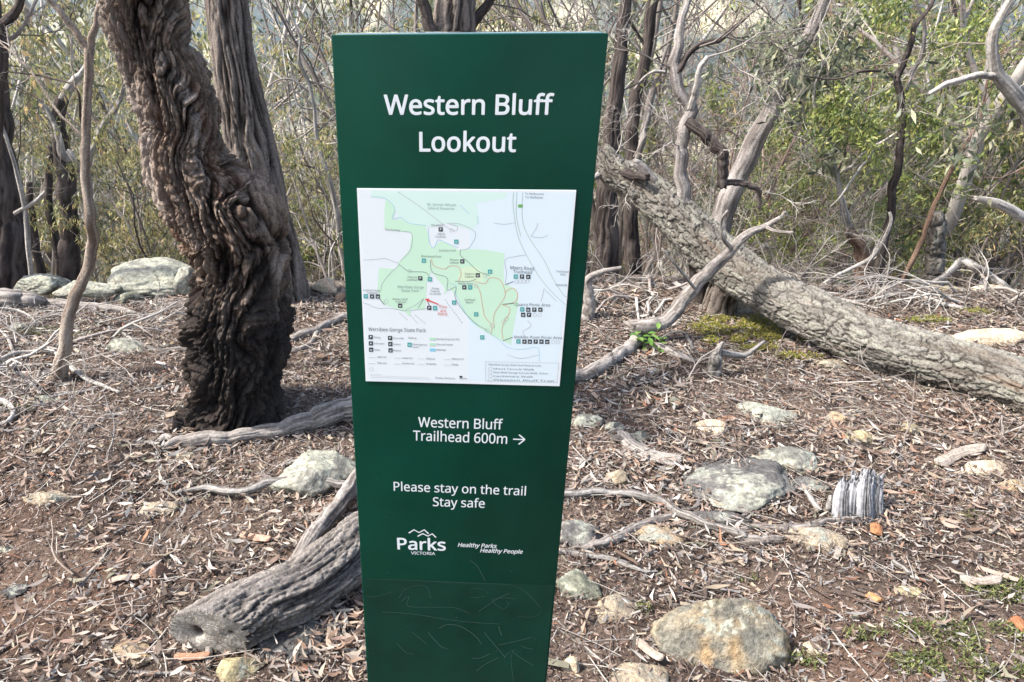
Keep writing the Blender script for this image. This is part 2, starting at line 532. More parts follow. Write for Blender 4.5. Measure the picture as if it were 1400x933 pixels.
# ------------------------------------------------------------------ wood
def bark_cols(style, info, V, seed=0.0):
    TH, S, R, d = info['TH'], info['S'], info['R'], info['d']
    c_, s_ = np.cos(TH), np.sin(TH)
    n = fbm(c_ * 2 + seed, s_ * 2, S * 3, 3) + .35 * perlin(c_ * 7, s_ * 7, S * 6 + seed)
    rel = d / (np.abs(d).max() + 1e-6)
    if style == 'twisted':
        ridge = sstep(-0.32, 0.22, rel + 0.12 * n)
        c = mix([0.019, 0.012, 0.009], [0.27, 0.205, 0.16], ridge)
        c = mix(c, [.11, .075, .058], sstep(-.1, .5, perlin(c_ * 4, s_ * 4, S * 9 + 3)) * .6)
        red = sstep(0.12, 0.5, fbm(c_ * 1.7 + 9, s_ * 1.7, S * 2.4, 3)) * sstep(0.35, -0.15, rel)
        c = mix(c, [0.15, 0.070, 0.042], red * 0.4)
        pale = sstep(0.1, 0.5, fbm(c_ * 1.2 - 4, s_ * 1.2 + 2, S * 1.3, 2)) * ridge
        c = mix(c, [0.33, 0.29, 0.26], pale * 0.6)
        char = np.clip(sstep(.92, 0.55, S + 0.22 * n) * 1.0 + 0.25 * sstep(0.2, 0.6, n), 0, 1)
        c = mix(c, [0.020, 0.018, 0.018], char * 0.9)
    elif style == 'furrow':
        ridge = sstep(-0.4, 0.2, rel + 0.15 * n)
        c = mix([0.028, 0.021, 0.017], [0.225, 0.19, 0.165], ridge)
    elif style == 'dark':
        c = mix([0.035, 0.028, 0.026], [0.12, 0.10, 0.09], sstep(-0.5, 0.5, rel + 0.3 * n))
    elif style == 'lichen':
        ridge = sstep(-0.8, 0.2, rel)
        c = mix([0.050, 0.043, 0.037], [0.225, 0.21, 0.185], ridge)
        li = sstep(-0.05, 0.35, fbm(c_ * 3 + 3, s_ * 3, S * 5, 3)) * ridge
        c = mix(c, [0.30, 0.30, 0.25], li * 0.5)
        c = mix(c, [0.13, .105, .085], sstep(.05, .5, fbm(c_ * 1.4, s_ * 1.4, S * 1.1 + 3, 3)) * .6)
        c = mix(c, [.19, .125, .085], sstep(.5, .75, fbm(c_ * 2.4 + 7, s_ * 2.4, S * 4, 3)) * .5)
    elif style == 'log':
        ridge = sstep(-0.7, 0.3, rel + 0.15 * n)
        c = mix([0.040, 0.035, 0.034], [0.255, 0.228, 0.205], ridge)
        c = mix(c, [0.12, 0.11, 0.11], sstep(0.1, 0.5, n) * 0.5)
    elif style == 'dead':      # bleached silver wood
        c = mix([0.10, 0.09, 0.082], [0.295, 0.275, 0.255], sstep(-0.6, 0.4, n + rel * 0.8))
    elif style == 'white':
        c = mix([0.17, 0.155, 0.14], [0.41, 0.385, 0.355], sstep(-0.6, 0.4, n + rel * .6))
    elif style == 'grey':
        c = mix([0.15, 0.13, 0.12], [0.33, 0.30, 0.28], sstep(-0.5, 0.5, n + rel * 0.5))
    elif style == 'tan':
        c = mix([0.17, 0.13, 0.105], [0.36, 0.305, 0.255], sstep(-0.5, 0.5, n))
    elif style == 'red':
        c = mix([0.08, 0.050, 0.038], [0.22, 0.15, 0.11], sstep(-0.5, 0.5, n))
    elif style == 'smooth':    # grey limb with long cracks
        c = mix([0.11, 0.095, 0.085], [0.325, 0.295, 0.27], sstep(-0.6, 0.4, rel + .3 * n))
    else:
        c = mix([0.12, 0.1, 0.09], [0.26, 0.22, 0.2], sstep(-0.5, 0.5, n))
    C = np.zeros((len(V), 3)); C[:info['n']] = c
    if info['extra']: C[info['n']:] = c[:1]
    return C

def disp_for(style, seed=0.0):
    def groove(x, y, z, w=4.0):
        return np.clip(np.abs(perlin(x, y, z)) * w, 0, 1)
    def twisted(c, s, S, R, TH):
        wob = 0.9 * perlin(c * 0.8, s * 0.8, S * 1.6 + seed) + 0.45 * perlin(c * 1.5, s * 1.5, S * 5)
        tw = TH - 2.0 * S + wob
        a, b = np.cos(tw), np.sin(tw)
        big = ridged(a * 1.15 + seed, b * 1.15, S * 1.1, 1) - 0.3
        g1 = groove(a * 2.6 + 3, b * 2.6 + seed, S * 2.2, 4.2) - .8
        g2 = groove(a * 6.5 + 1, b * 6.5, S * 6 + seed, 4.6) - .8
        g3 = groove(a * 14, b * 14 + 5, S * 20, 4.0) - .7
        f1, f2, cd = worley(a * 8 + 10, b * 8 + 10, S * 17 + fbm(c * 3, s * 3, S * 9, 2) * .6)
        plate = np.clip((f2 - f1) * 5, 0, 1) * (.5 + cd) - 0.7
        fine = fbm(c * 22, s * 22, S * 60, 2)
        lump = fbm(c * 1.3, s * 1.3, S * 7.0 + seed, 2) * sstep(0.95, 0.3, S)
        root = sstep(.30, .02, S) * (ridged(c * 1.6 + 4, s * 1.6, 0 * S, 1) * .30 + .06)
        return R * (root + 0.15 * big + 0.16 * g1 + 0.13 * g2 + 0.065 * g3 + 0.085 * plate + 0.05 * (groove(c * 9, s * 9, S * 24, 3) - .6) + 0.025 * fine + 0.06 * lump)
    def furrow(c, s, S, R, TH):
        w = 0.3 * perlin(c * 2, s * 2, S * 3)
        a, b = np.cos(TH + w), np.sin(TH + w)
        k = max(3.0, float(R.mean()) * 30)
        g1 = groove(a * k * .8 + seed, b * k * .8, S * 1.3, 4.5) - .8
        g2 = groove(a * k * 2.2, b * k * 2.2, S * 4 + seed, 4.5) - .8
        r2 = ridged(a * k * 3, b * k * 3, S * 12, 2) - 0.4
        return R * (0.15 * g1 + 0.10 * g2 + .04 * r2 + .05 * perlin(c, s, S * 2.5))
    def blocks(c, s, S, R, TH):
        k = R.mean() / 0.026
        wv = 0.55 * fbm(c * k * .6, s * k * .6, S * 12, 2)
        wz = 0.55 * fbm(c * k * .6 + 9, s * k * .6, S * 12, 2)
        f1, f2, cid = worley(c * k + wv + 10 + seed, s * k - wz + 10, S / 0.075 + wz + 10)
        crack = np.clip((f2 - f1) * 7, 0, 1)
        h1, h2, cid2 = worley(c * k * 2.4 + wv * 2 + 20, s * k * 2.4 + 20, S / 0.03 + wz * 2 + 20)
        crack2 = np.clip((h2 - h1) * 6, 0, 1)
        fine = fbm(c * k * 3.5, s * k * 3.5, S * 70, 3)
        und = fbm(c * 1.3 + seed, s * 1.3, S * 2.5, 3)
        return 0.012 * (crack - 1) + 0.004 * (crack2 - 1) + 0.009 * (cid - .5) * crack + 0.0022 * fine + 0.06 * R * und
    def log(c, s, S, R, TH):
        tw = TH + 0.6 * S + 0.14 * perlin(c * 2, s * 2, S * 5)
        a, b = np.cos(tw), np.sin(tw)
        k = R.mean() / 0.016
        g1 = groove(a * k * .6 + seed, b * k * .6, S * 3.5, 4) - .75
        g2 = groove(a * k * 1.4, b * k * 1.4 + seed, S * 9, 4) - .75
        f1, f2, cid = worley(a * k * .8 + 10, b * k * .8 + 10, S / 0.05 + 10)
        crack = np.clip((f2 - f1) * 5, 0, 1)
        und = fbm(c * 1.2 + seed, s * 1.2, S * 3, 2)
        return R * (0.12 * g1 + 0.07 * g2 + 0.05 * (crack - 1) + 0.06 * und + 0.025 * fbm(c * k * 3, s * k * 3, S * 60, 2))
    def plain(c, s, S, R, TH):
        g1 = groove(c * 3 + seed, s * 3, S * 3.5, 5) - .8
        return R * (0.07 * g1 + .03 * fbm(c * 5, s * 5, S * 30, 2) + 0.055 * fbm(c * 0.9, s * 0.9, S * 9 + seed, 3))
    def wood(c, s, S, R, TH):
        tw = TH + S * 1.5
        g1 = groove(np.cos(tw) * 2.6 + seed, np.sin(tw) * 2.6, S * 3, 4) - .8
        g2 = groove(np.cos(tw) * 6 + seed, np.sin(tw) * 6, S * 7, 4) - .8
        return R * (0.13 * g1 + .06 * g2 + 0.075 * fbm(c * 0.8, s * 0.8, S * 9 + seed, 3))
    return dict(twisted=twisted, furrow=furrow, dark=furrow, lichen=blocks, log=log, smooth=wood, dead=wood, white=plain, grey=plain, tan=plain, red=furrow).get(style, plain)

def path_pts(path, Ydef=None, lift=None):
    """[(px, py, width_px[, Y])] -> points and radii; Y None means lying on the ground"""
    Q, R = [], []
    for p in path:
        px, py, w = p[:3]
        Y = p[3] if len(p) > 3 else Ydef
        if Y is None:
            lf = 0.75 if lift is None else lift
            g = G(px, py + .435 * min(lf, 1.1) * w)
            r = W2R(w, g)
            g = g + np.array([0, 0, r * lf])
        else:
            g = P(px, py, Y); r = W2R(w, g)
        Q.append(g); R.append(r)
    return np.array(Q), np.array(R)

def wood_mesh(name, Q, R, style, nu, nv, origin, caps=(True, True), seed=0.0):
    V, F, info = sweep(Q, R, nu, nv, disp_for(style, seed), caps)
    C = bark_cols(style, info, V, seed)
    return new_mesh(name, V - np.asarray(origin), F, C), V, info

MATS = dict(dead=M_dead, white=M_dead, smooth=M_dead)
SLIM = dict(white=.76, grey=.70, dead=.85, tan=.9, smooth=.92)
def crook(Q, R, seed, amp=.26):
    """small natural kinks along a branch"""
    if len(Q) < 3: return Q, R
    if float(np.mean(R)) * 7 > float(np.linalg.norm(Q[0] - Q[-1])): return Q, R
    n = len(Q) * 3
    A = catmull(Q, n, R)
    s = np.arange(n) * .6 + seed * 3.1
    k = np.minimum(np.arange(n), np.arange(n)[::-1]); w = np.clip(k / 2, 0, 1)[:, None]
    off = np.stack([perlin(s, 0 * s + 1.3, 0 * s), perlin(s, 0 * s + 7.7, 0 * s + 2), perlin(s, 0 * s + 3.1, 0 * s + 5)], 1)
    return A[:, :3] + off * A[:, 3:] * amp * 1.6 * w, A[:, 3] * (1 + .12 * perlin(s * 1.7, 0 * s, 0 * s + 9))
def limb(name, path, style, parent, Y=None, nu=14, nv=None, seed=0.0, lift=None):
    Q, R = path_pts(path, Y, lift)
    Q, R = crook(Q, R * SLIM.get(style, 1), seed + path[0][0])
    o = parent.location if parent is not None else (0, 0, 0)
    nv = nv or max(12, int(5 * len(Q)))
    me, V, info = wood_mesh(name, Q, R, style, nu, nv, o, seed=seed)
    return put(name, me, MATS.get(style, M_bark), parent)

def lying(name, label, cat, path, style, nu=14, nv=None, seed=0.0, group=None, lift=None, Y=None, twigs=None):
    """a thing that is a single branch or log"""
    Q, R = path_pts(path, Y, lift)
    Q, R = crook(Q, R * SLIM.get(style, 1), seed + path[0][0])
    org = Q.mean(0); org[2] = float(HT(org[0], org[1]))
    nv = nv or max(16, int(5 * len(Q)))
    me, V, info = wood_mesh(name, Q, R, style, nu, nv, org, seed=seed)
    if twigs:
        o = empty(name, org, label, cat, group)
        put("stem", me, MATS.get(style, M_bark), o)
        for tp in twigs:
            q, r = path_pts(tp, Y, lift)
            m2, _, _ = wood_mesh("side_twig", q, r, style, max(6, nu // 2), 14, org, seed=seed + 1)
            put("side_twig", m2, MATS.get(style, M_bark), o)
        return o
    o = put(name, me, MATS.get(style, M_bark), None, org)
    return tag(o, label, cat, group)

# ------------------------------------------------------------------ procedural branching
def rand_perp(rng, T):
    v = rng.normal(size=T.shape); v -= (v * T).sum(-1, keepdims=True) * T
    return v / (np.linalg.norm(v, axis=-1, keepdims=True) + 1e-9)

def grow_level(rng, S, D, L, R, k=6, wander=0.25, upb=0.05, tip=0.35):
    n = len(S)
    pts = np.zeros((n, k, 3)); pts[:, 0] = S
    d = D.copy()
    step = (L / (k - 1))[:, None]
    for i in range(1, k):
        d = d + rng.normal(0, wander, (n, 3)) + np.array([0, 0, upb])
        d /= np.linalg.norm(d, axis=1)[:, None]
        pts[:, i] = pts[:, i - 1] + d * step
    rad = R[:, None] * np.linspace(1, tip, k)[None]
    return pts, rad

def kids(rng, pts, rad, n, spread, lo=0.25, hi=1.0, rr=0.55):
    B_, k, _ = pts.shape
    t = rng.uniform(lo, hi, (B_, n)) * (k - 1)
    i0 = np.minimum(t.astype(int), k - 2); f = (t - i0)[..., None]
    b = np.arange(B_)[:, None]
    S = pts[b, i0] * (1 - f) + pts[b, i0 + 1] * f
    T = pts[b, i0 + 1] - pts[b, i0]; T /= np.linalg.norm(T, axis=-1, keepdims=True) + 1e-9
    r = (rad[b, i0] * (1 - f[..., 0]) + rad[b, i0 + 1] * f[..., 0]) * rr
    D = T + rand_perp(rng, T) * rng.uniform(spread * .6, spread * 1.4, T.shape[:-1])[..., None]
    D /= np.linalg.norm(D, axis=-1, keepdims=True)
    return S.reshape(-1, 3), D.reshape(-1, 3), r.reshape(-1)

def leaves(rng, pts, per, L=0.07, W=0.011, droop=0.8, cols=None, jit=0.03):
    B_, k, _ = pts.shape
    n = B_ * per
    b = rng.integers(0, B_, n); t = rng.uniform(0.3, 1, n) * (k - 1)
    i0 = np.minimum(t.astype(int), k - 2); f = (t - i0)[:, None]
    S = pts[b, i0] * (1 - f) + pts[b, i0 + 1] * f + rng.normal(0, jit, (n, 3))
    D = rng.normal(size=(n, 3)) * 0.75 + np.array([0, 0, -droop])
    D /= np.linalg.norm(D, axis=1)[:, None]
    N = rand_perp(rng, D)
    l = (L * rng.uniform(.6, 1.25, n))[:, None]; w = (W * rng.uniform(.7, 1.2, n))[:, None]
    side = np.cross(D, N)
    bow = side * l * 0.12 * rng.choice([-1, 1], n)[:, None]
    V = np.stack([S, S + D * l * .45 + N * w + bow, S + D * l, S + D * l * .45 - N * w + bow], 1).reshape(-1, 3)
    F = (np.arange(n) * 4)[:, None] + np.array([0, 1, 2, 3])
    c = np.array(cols)[rng.integers(0, len(cols), n)] * rng.uniform(.7, 1.3, (n, 1))
    return V, F, np.repeat(c, 4, 0)

GREEN = [[0.241, 0.305, 0.079], [0.317, 0.354, 0.098], [0.165, 0.22, 0.067], [0.406, 0.39, 0.134], [0.089, 0.128, 0.049]]
OLIVE = [[0.254, 0.262, 0.11], [0.343, 0.323, 0.122], [0.127, 0.14, 0.073], [0.457, 0.415, 0.171], [0.19, 0.22, 0.122], [0.457, 0.329, 0.171], [0.076, 0.085, 0.049]]
GREYG = [[0.228, 0.256, 0.159], [0.33, 0.342, 0.22], [0.14, 0.165, 0.104], [0.431, 0.415, 0.268], [0.076, 0.091, 0.061]]
TWG = [[.19, .16, .14], [.29, .26, .235], [.11, .09, .08]]
TWW = [[.46, .43, .39], [.36, .33, .30], [.25, .22, .20]]

def shrub_meshes(name, seed, h, stems, r0, leafn, leafcols, twigcols, spread=0.7, L=0.07, W=0.011, n1=5, n2=6, n3=0, droop=0.8, upb=0.06, clear=0.2):
    """returns (branch mesh, leaf mesh) about the origin"""
    rng = np.random.default_rng(seed)
    a = rng.uniform(0, 6.28, stems)
    S = np.stack([np.cos(a) * .05, np.sin(a) * .05, np.full(stems, -0.15)], 1)
    tl = rng.uniform(0.1, 0.5, stems) * spread
    D = np.stack([np.cos(a) * tl, np.sin(a) * tl, np.ones(stems)], 1); D /= np.linalg.norm(D, axis=1)[:, None]
    lv = []
    p0, q0 = grow_level(rng, S, D, h * rng.uniform(.75, 1, stems), np.full(stems, r0), 9, 0.13, 0.05, 0.3)
    lv.append((p0, q0, 7))
    S, D, R = kids(rng, p0, q0, n1 * 2, 0.9 * spread + .3, clear, 1)
    p1, q1 = grow_level(rng, S, D, h * rng.uniform(.22, .42, len(S)), R, 7, 0.22, upb, 0.3)
    lv.append((p1, q1, 5))
    S, D, R = kids(rng, p1, q1, n2, 0.9, 0.2, 1)
    p2, q2 = grow_level(rng, S, D, h * rng.uniform(.07, .18, len(S)), np.maximum(R, .0022), 5, 0.3, upb * .3, 0.35)
    lv.append((p2, q2, 4))
    last = p2
    if n3:
        S, D, R = kids(rng, p2, q2, n3, 0.9, 0.1, 1)
        p3, q3 = grow_level(rng, S, D, h * rng.uniform(.03, .09, len(S)), np.maximum(R, .0014), 4, 0.35, 0, 0.5)
        lv.append((p3, q3, 3)); last = p3
    acc = Acc()
    for (p, q, ns) in lv:
        V, F = batch_tubes(p, q, ns)
        c = np.array(twigcols)[rng.integers(0, len(twigcols), len(p))] * rng.uniform(.8, 1.2, (len(p), 1))
        acc.add(V, F, np.repeat(c, p.shape[1] * ns, 0))
    bm = acc.mesh(name + "_stems")
    bm.materials.append(M_twig)
    lm = None
    if leafn:
        # foliage in clumps: only some of the twig families carry leaves
        fam = np.repeat(rng.random(len(p1)) < .55, n2)
        V, F, C = leaves(rng, p2[fam] if not n3 else last, int(leafn * 2.7), L, W, droop, leafcols)
        lm = new_mesh(name + "_leaves", V, F, C); lm.materials.append(M_leaf)
    return bm, lm

def spray(rng, starts, dirs, L, R, n1, n2, origin, twigcols, leafn=0, leafcols=None, wander=0.25, upb=0.02, LL=.07, LW=.011, droop=.8):
    """twigs growing out of given points of a tree; returns (branches mesh, leaves mesh)"""
    starts, dirs = np.asarray(starts, float), np.asarray(dirs, float)
    dirs = dirs / np.linalg.norm(dirs, axis=1)[:, None]
    n = len(starts)
    p0, q0 = grow_level(rng, starts, dirs, L * rng.uniform(.7, 1.1, n), np.full(n, R), 8, wander, upb, 0.25)
    S, D, r = kids(rng, p0, q0, n1, 0.8, 0.15, 1)
    p1, q1 = grow_level(rng, S, D, L * rng.uniform(.25, .5, len(S)), np.maximum(r, .002), 6, wander, upb, 0.3)
    S, D, r = kids(rng, p1, q1, n2, 0.9, 0.1, 1)
    p2, q2 = grow_level(rng, S, D, L * rng.uniform(.08, .22, len(S)), np.maximum(r, .0014), 5, wander * 1.3, 0, 0.4)
    acc = Acc()
    for p, q, ns in ((p0, q0, 6), (p1, q1, 5), (p2, q2, 3)):
        V, F = batch_tubes(p, q, ns)
        c = np.array(twigcols)[rng.integers(0, len(twigcols), len(p))] * rng.uniform(.8, 1.2, (len(p), 1))
        acc.add(V, F, np.repeat(c, p.shape[1] * ns, 0))
    bm = acc.mesh("twigs", origin); bm.materials.append(M_twig)
    lm = None
    if leafn:
        V, F, C = leaves(rng, p2, leafn, LL, LW, droop, leafcols)
        lm = new_mesh("foliage", V - np.asarray(origin), F, C); lm.materials.append(M_leaf)
    return bm, lm
# ------------------------------------------------------------------ trees
def base_of(px, py, Y=None):
    g = G(px, py) if Y is None else P(px, py, Y)
    return np.array([g[0], g[1], float(HT(g[0], g[1]))])

def tree(name, label, px, py, Y, group=None, cat="tree"):
    b = base_of(px, py, Y)
    return empty(name, b, label, cat, group), b

def add_twigs(t, pts, dirs, L, R, n1, n2, seed, cols=TWG, leafn=0, leafcols=None, **kw):
    rng = np.random.default_rng(seed)
    bm, lm = spray(rng, pts, dirs, L, R, n1, n2, t.location, cols, leafn, leafcols, **kw)
    put("twigs", bm, None, t)
    if lm: put("foliage", lm, None, t)

# twisted foreground tree
YT = float(G(318, 588)[1]) + 0.12
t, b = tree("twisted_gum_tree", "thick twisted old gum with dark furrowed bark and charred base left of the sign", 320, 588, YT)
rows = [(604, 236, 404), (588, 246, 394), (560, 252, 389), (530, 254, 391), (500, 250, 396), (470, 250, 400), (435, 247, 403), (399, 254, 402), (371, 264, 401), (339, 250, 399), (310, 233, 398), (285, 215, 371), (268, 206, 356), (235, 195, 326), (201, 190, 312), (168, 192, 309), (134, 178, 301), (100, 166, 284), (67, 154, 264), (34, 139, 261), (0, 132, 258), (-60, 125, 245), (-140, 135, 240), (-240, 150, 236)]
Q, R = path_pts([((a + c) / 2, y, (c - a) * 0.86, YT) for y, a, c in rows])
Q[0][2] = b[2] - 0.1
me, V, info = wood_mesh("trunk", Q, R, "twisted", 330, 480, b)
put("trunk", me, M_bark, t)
limb("limb", [(205, -150, 90, YT), (120, -260, 70, YT - .3), (20, -420, 50, YT - .4)], "furrow", t, nu=24)
limb("limb", [(195, -220, 80, YT), (280, -420, 50, YT + .3), (330, -600, 30, YT + .6)], "furrow", t, nu=24)

# straight dark trunk behind it
t, b = tree("stringybark_tree", "tall straight dark grey trunk with long vertical furrows, just behind the twisted gum", 383, 405, 4.15)
Q, R = path_pts([(384, 415, 84, 4.15), (381, 395, 80, 4.15), (372, 350, 76, 4.15), (360, 300, 74, 4.15), (342, 200, 66, 4.15), (322, 100, 60, 4.15), (309, 0, 56, 4.15), (300, -90, 54, 4.15), (296, -240, 50, 4.2)])
Q[0][2] = b[2] - 0.15
me, V, info = wood_mesh("trunk", Q, R, "furrow", 130, 280, b, seed=3)
put("trunk", me, M_bark, t)
limb("limb", [(300, -150, 40, 4.15), (360, -300, 26, 4.2), (430, -420, 12, 4.3)], "furrow", t)

# forked pale sapling on the left
t, b = tree("forked_sapling", "slender pale sapling forking in two, in front of the broken dead tree at left", 77, 522, None)
YS = float(b[1])
limb("trunk", [(74, 532, 34, YS), (79, 512, 25, YS), (89, 470, 19, YS), (100, 410, 17, YS + .05), (118, 378, 16, YS + .05), (127, 331, 17, YS + .05), (123, 300, 17, YS), (119, 250, 15, YS), (117, 200, 14, YS), (120, 134, 13, YS), (122, 67, 15, YS)], "tan", t, nu=24, nv=90)
limb("limb", [(122, 72, 12, YS), (105, 45, 11, YS), (85, 20, 10, YS), (62, -8, 9, YS), (20, -60, 7, YS)], "tan", t, nu=12)
limb("limb", [(122, 72, 12, YS), (128, 45, 11, YS), (134, 17, 9, YS), (140, -20, 8, YS), (150, -80, 6, YS)], "tan", t, nu=12)
limb("side_branch", [(116, 190, 5, YS), (85, 160, 4, YS + .02), (70, 140, 4, YS + .05), (40, 95, 3.5, YS + .1), (0, 58, 3, YS + .2)], "tan", t, nu=8)
limb("side_branch", [(116, 200, 6, YS), (110, 160, 4, YS), (103, 120, 3, YS), (60, 105, 2.5, YS + .1), (10, 98, 2, YS + .1)], "dark", t, nu=8)
add_twigs(t, [P(60, 140, YS + .05), P(45, 95, YS + .1), P(103, 120, YS)], [[-1, .1, .5], [-.8, 0, .7], [-.3, .2, 1]], 0.35, .003, 4, 3, 21)

# broken dead tree with a white arm
t, b = tree("dead_tree", "broken dead tree with splintered white arms behind the pale sapling", 95, 385, 6.2)
limb("trunk", [(98, 398, 30, 6.2), (94, 330, 26, 6.2), (93, 290, 26, 6.2), (88, 232, 24, 6.2), (82, 190, 19, 6.2), (80, 155, 17, 6.2), (85, 136, 17, 6.2)], "dark", t, nu=20, nv=50)
limb("limb", [(84, 140, 17, 6.2), (95, 120, 16, 6.2), (108, 104, 12, 6.2), (118, 88, 7, 6.2), (120, 70, 3, 6.2)], "white", t)
limb("limb", [(96, 222, 13, 6.15), (85, 208, 14, 6.15), (78, 180, 11, 6.15), (66, 152, 9, 6.15), (50, 138, 8, 6.15), (46, 120, 5, 6.15)], "white", t)
limb("side_branch", [(46, 135, 4, 6.15), (52, 150, 3, 6.15), (48, 160, 1.5, 6.15)], "white", t, nu=8)
limb("limb", [(98, 100, 4, 6.2), (99, 75, 3, 6.2), (98, 45, 2, 6.2)], "white", t, nu=8)
limb("limb", [(112, 240, 11, 6.1), (100, 215, 12, 6.1), (92, 206, 7, 6.1)], "white", t)
limb("limb", [(115, 240, 14, 6.1), (128, 200, 13, 6.1), (140, 172, 12, 6.1), (160, 145, 9, 6.1), (172, 112, 6, 6.1)], "white", t)
add_twigs(t, [P(118, 88, 6.2), P(98, 60, 6.2), P(160, 140, 6.1), P(46, 125, 6.15)], [[.2, 0, 1], [0, 0, 1], [.5, 0, 1], [-.6, 0, .6]], .7, .007, 4, 3, 5, TWW)

# trunks along the left edge
t, b = tree("ironbark_tree", "dark thick trunk at the left edge with boulders at its foot", 14, 392, 5.2)
limb("trunk", [(12, 405, 62, 5.2), (14, 380, 54, 5.2), (12, 330, 50, 5.2), (6, 260, 42, 5.2), (-4, 190, 36, 5.2), (-12, 60, 30, 5.2), (-20, -60, 26, 5.2)], "dark", t, nu=60, nv=120, seed=5)
t, b = tree("ironbark_tree", "thin dark trunk between the left-edge trunk and the forked sapling", 84, 390, 6.6)
limb("trunk", [(88, 398, 15, 6.6), (82, 350, 13, 6.6), (72, 305, 12, 6.6), (66, 260, 10, 6.6), (70, 200, 9, 6.6)], "dark", t, nu=20, nv=50, seed=6)
limb("trunk", [(60, 398, 14, 6.4), (52, 350, 12, 6.4), (44, 305, 10, 6.4), (40, 250, 8, 6.4)], "dark", t, nu=20, nv=50, seed=8)
t, b = tree("dead_pole", "thin bleached dead stem leaning beside the left-edge trunk", 30, 385, 4.7, cat="dead tree")
limb("trunk", [(44, 392, 9, 4.7), (36, 300, 9, 4.7), (24, 240, 8, 4.7), (14, 205, 7, 4.7), (0, 165, 6, 4.7), (-14, 120, 5, 4.7)], "white", t, nu=12)
limb("limb", [(20, 292, 8, 4.7), (45, 278, 7, 4.7), (62, 262, 5, 4.7)], "white", t, nu=10)
t, b = tree("gum_tree", "dark forked gum reaching in at the top left corner", 2, 400, 4.3)
limb("trunk", [(-34, 410, 34, 4.3), (-20, 300, 26, 4.3), (-4, 150, 17, 4.3), (2, 90, 14, 4.3), (4, 50, 12, 4.3), (2, 28, 12, 4.3)], "dark", t, nu=24, nv=60)
limb("limb", [(3, 34, 13, 4.3), (14, 25, 13, 4.3), (24, 10, 11, 4.3), (32, -14, 9, 4.3)], "dark", t)
limb("limb", [(4, 56, 9, 4.3), (22, 48, 8, 4.3), (38, 25, 6, 4.3), (52, -4, 5, 4.3)], "grey", t)
add_twigs(t, [P(3, 90, 4.3), P(38, 25, 4.3), P(22, 48, 4.3), P(0, 130, 4.3)], [[1, .1, .2], [1, 0, .4], [1, .3, -.3], [1, .2, .4]], .5, .004, 5, 4, 8, leafn=2, leafcols=OLIVE)

# slender white gum left of the sign
t, b = tree("white_gum_sapling", "slender white gum with crooked bare branches between the dark trunk and the sign", 470, 385, 5.6)
limb("trunk", [(478, 400, 11, 5.6), (466, 338, 10, 5.6), (460, 291, 9, 5.6), (451, 248, 9, 5.6), (434, 193, 8, 5.6), (430, 150, 7, 5.6), (421, 111, 7, 5.6), (408, 80, 5, 5.6), (411, 56, 5, 5.6), (400, 25, 4, 5.6), (385, -20, 4, 5.6)], "white", t, nu=12, nv=90)
limb("limb", [(428, 130, 4, 5.6), (405, 112, 4, 5.6), (388, 108, 3.5, 5.6), (370, 116, 3, 5.6), (350, 140, 2, 5.6)], "grey", t, nu=8)
limb("limb", [(421, 111, 4, 5.6), (445, 118, 3.5, 5.6), (470, 130, 3, 5.6), (500, 140, 2, 5.6)], "grey", t, nu=8)
limb("limb", [(432, 150, 4, 5.6), (410, 145, 4, 5.6), (400, 120, 3, 5.6), (398, 80, 2, 5.6)], "white", t, nu=8)
limb("limb", [(434, 170, 3, 5.6), (408, 190, 3, 5.6), (384, 195, 2.5, 5.6)], "grey", t, nu=8)
limb("limb", [(436, 180, 3, 5.6), (455, 160, 3, 5.6), (480, 140, 2, 5.6)], "white", t, nu=8)
limb("limb", [(430, 230, 2.5, 5.6), (408, 225, 2.5, 5.6), (392, 235, 2, 5.6), (378, 236, 2, 5.6)], "dark", t, nu=8)
limb("limb", [(466, 318, 3, 5.6), (452, 345, 3, 5.55), (450, 380, 3, 5.5)], "white", t, nu=8)
add_twigs(t, [P(411, 56, 5.6), P(385, 108, 5.6), P(384, 195, 5.6), P(470, 130, 5.6), P(430, 150, 5.6), P(400, 20, 5.6)], [[.5, 0, 1], [-1, 0, .5], [-1, 0, -.2], [1, 0, .2], [-.5, 0, .8], [.2, 0, 1]], .75, .005, 5, 4, 31, TWW, leafn=2, leafcols=OLIVE)

# trunk behind the top of the sign
t, b = tree("leaning_gum_tree", "dark leaning trunk seen just above the top edge of the sign", 600, 380, 4.6)
limb("trunk", [(560, 400, 95, 4.6), (575, 250, 80, 4.6), (590, 130, 68, 4.6), (612, 55, 62, 4.6), (623, 10, 56, 4.6), (628, -40, 52, 4.6), (640, -160, 46, 4.6)], "furrow", t, nu=90, nv=160, seed=4)
limb("limb", [(600, 110, 26, 4.55), (590, 50, 18, 4.5), (580, 10, 15, 4.5), (568, -40, 12, 4.5)], "dark", t, nu=18)
limb("limb", [(640, 40, 18, 4.6), (668, 5, 12, 4.6), (690, -25, 10, 4.6)], "dark", t, nu=18)
add_twigs(t, [P(580, 10, 4.5), P(650, 20, 4.6), P(668, 5, 4.6)], [[-1, 0, .2], [1, 0, .3], [1, 0, 0]], .6, .005, 5, 4, 33)

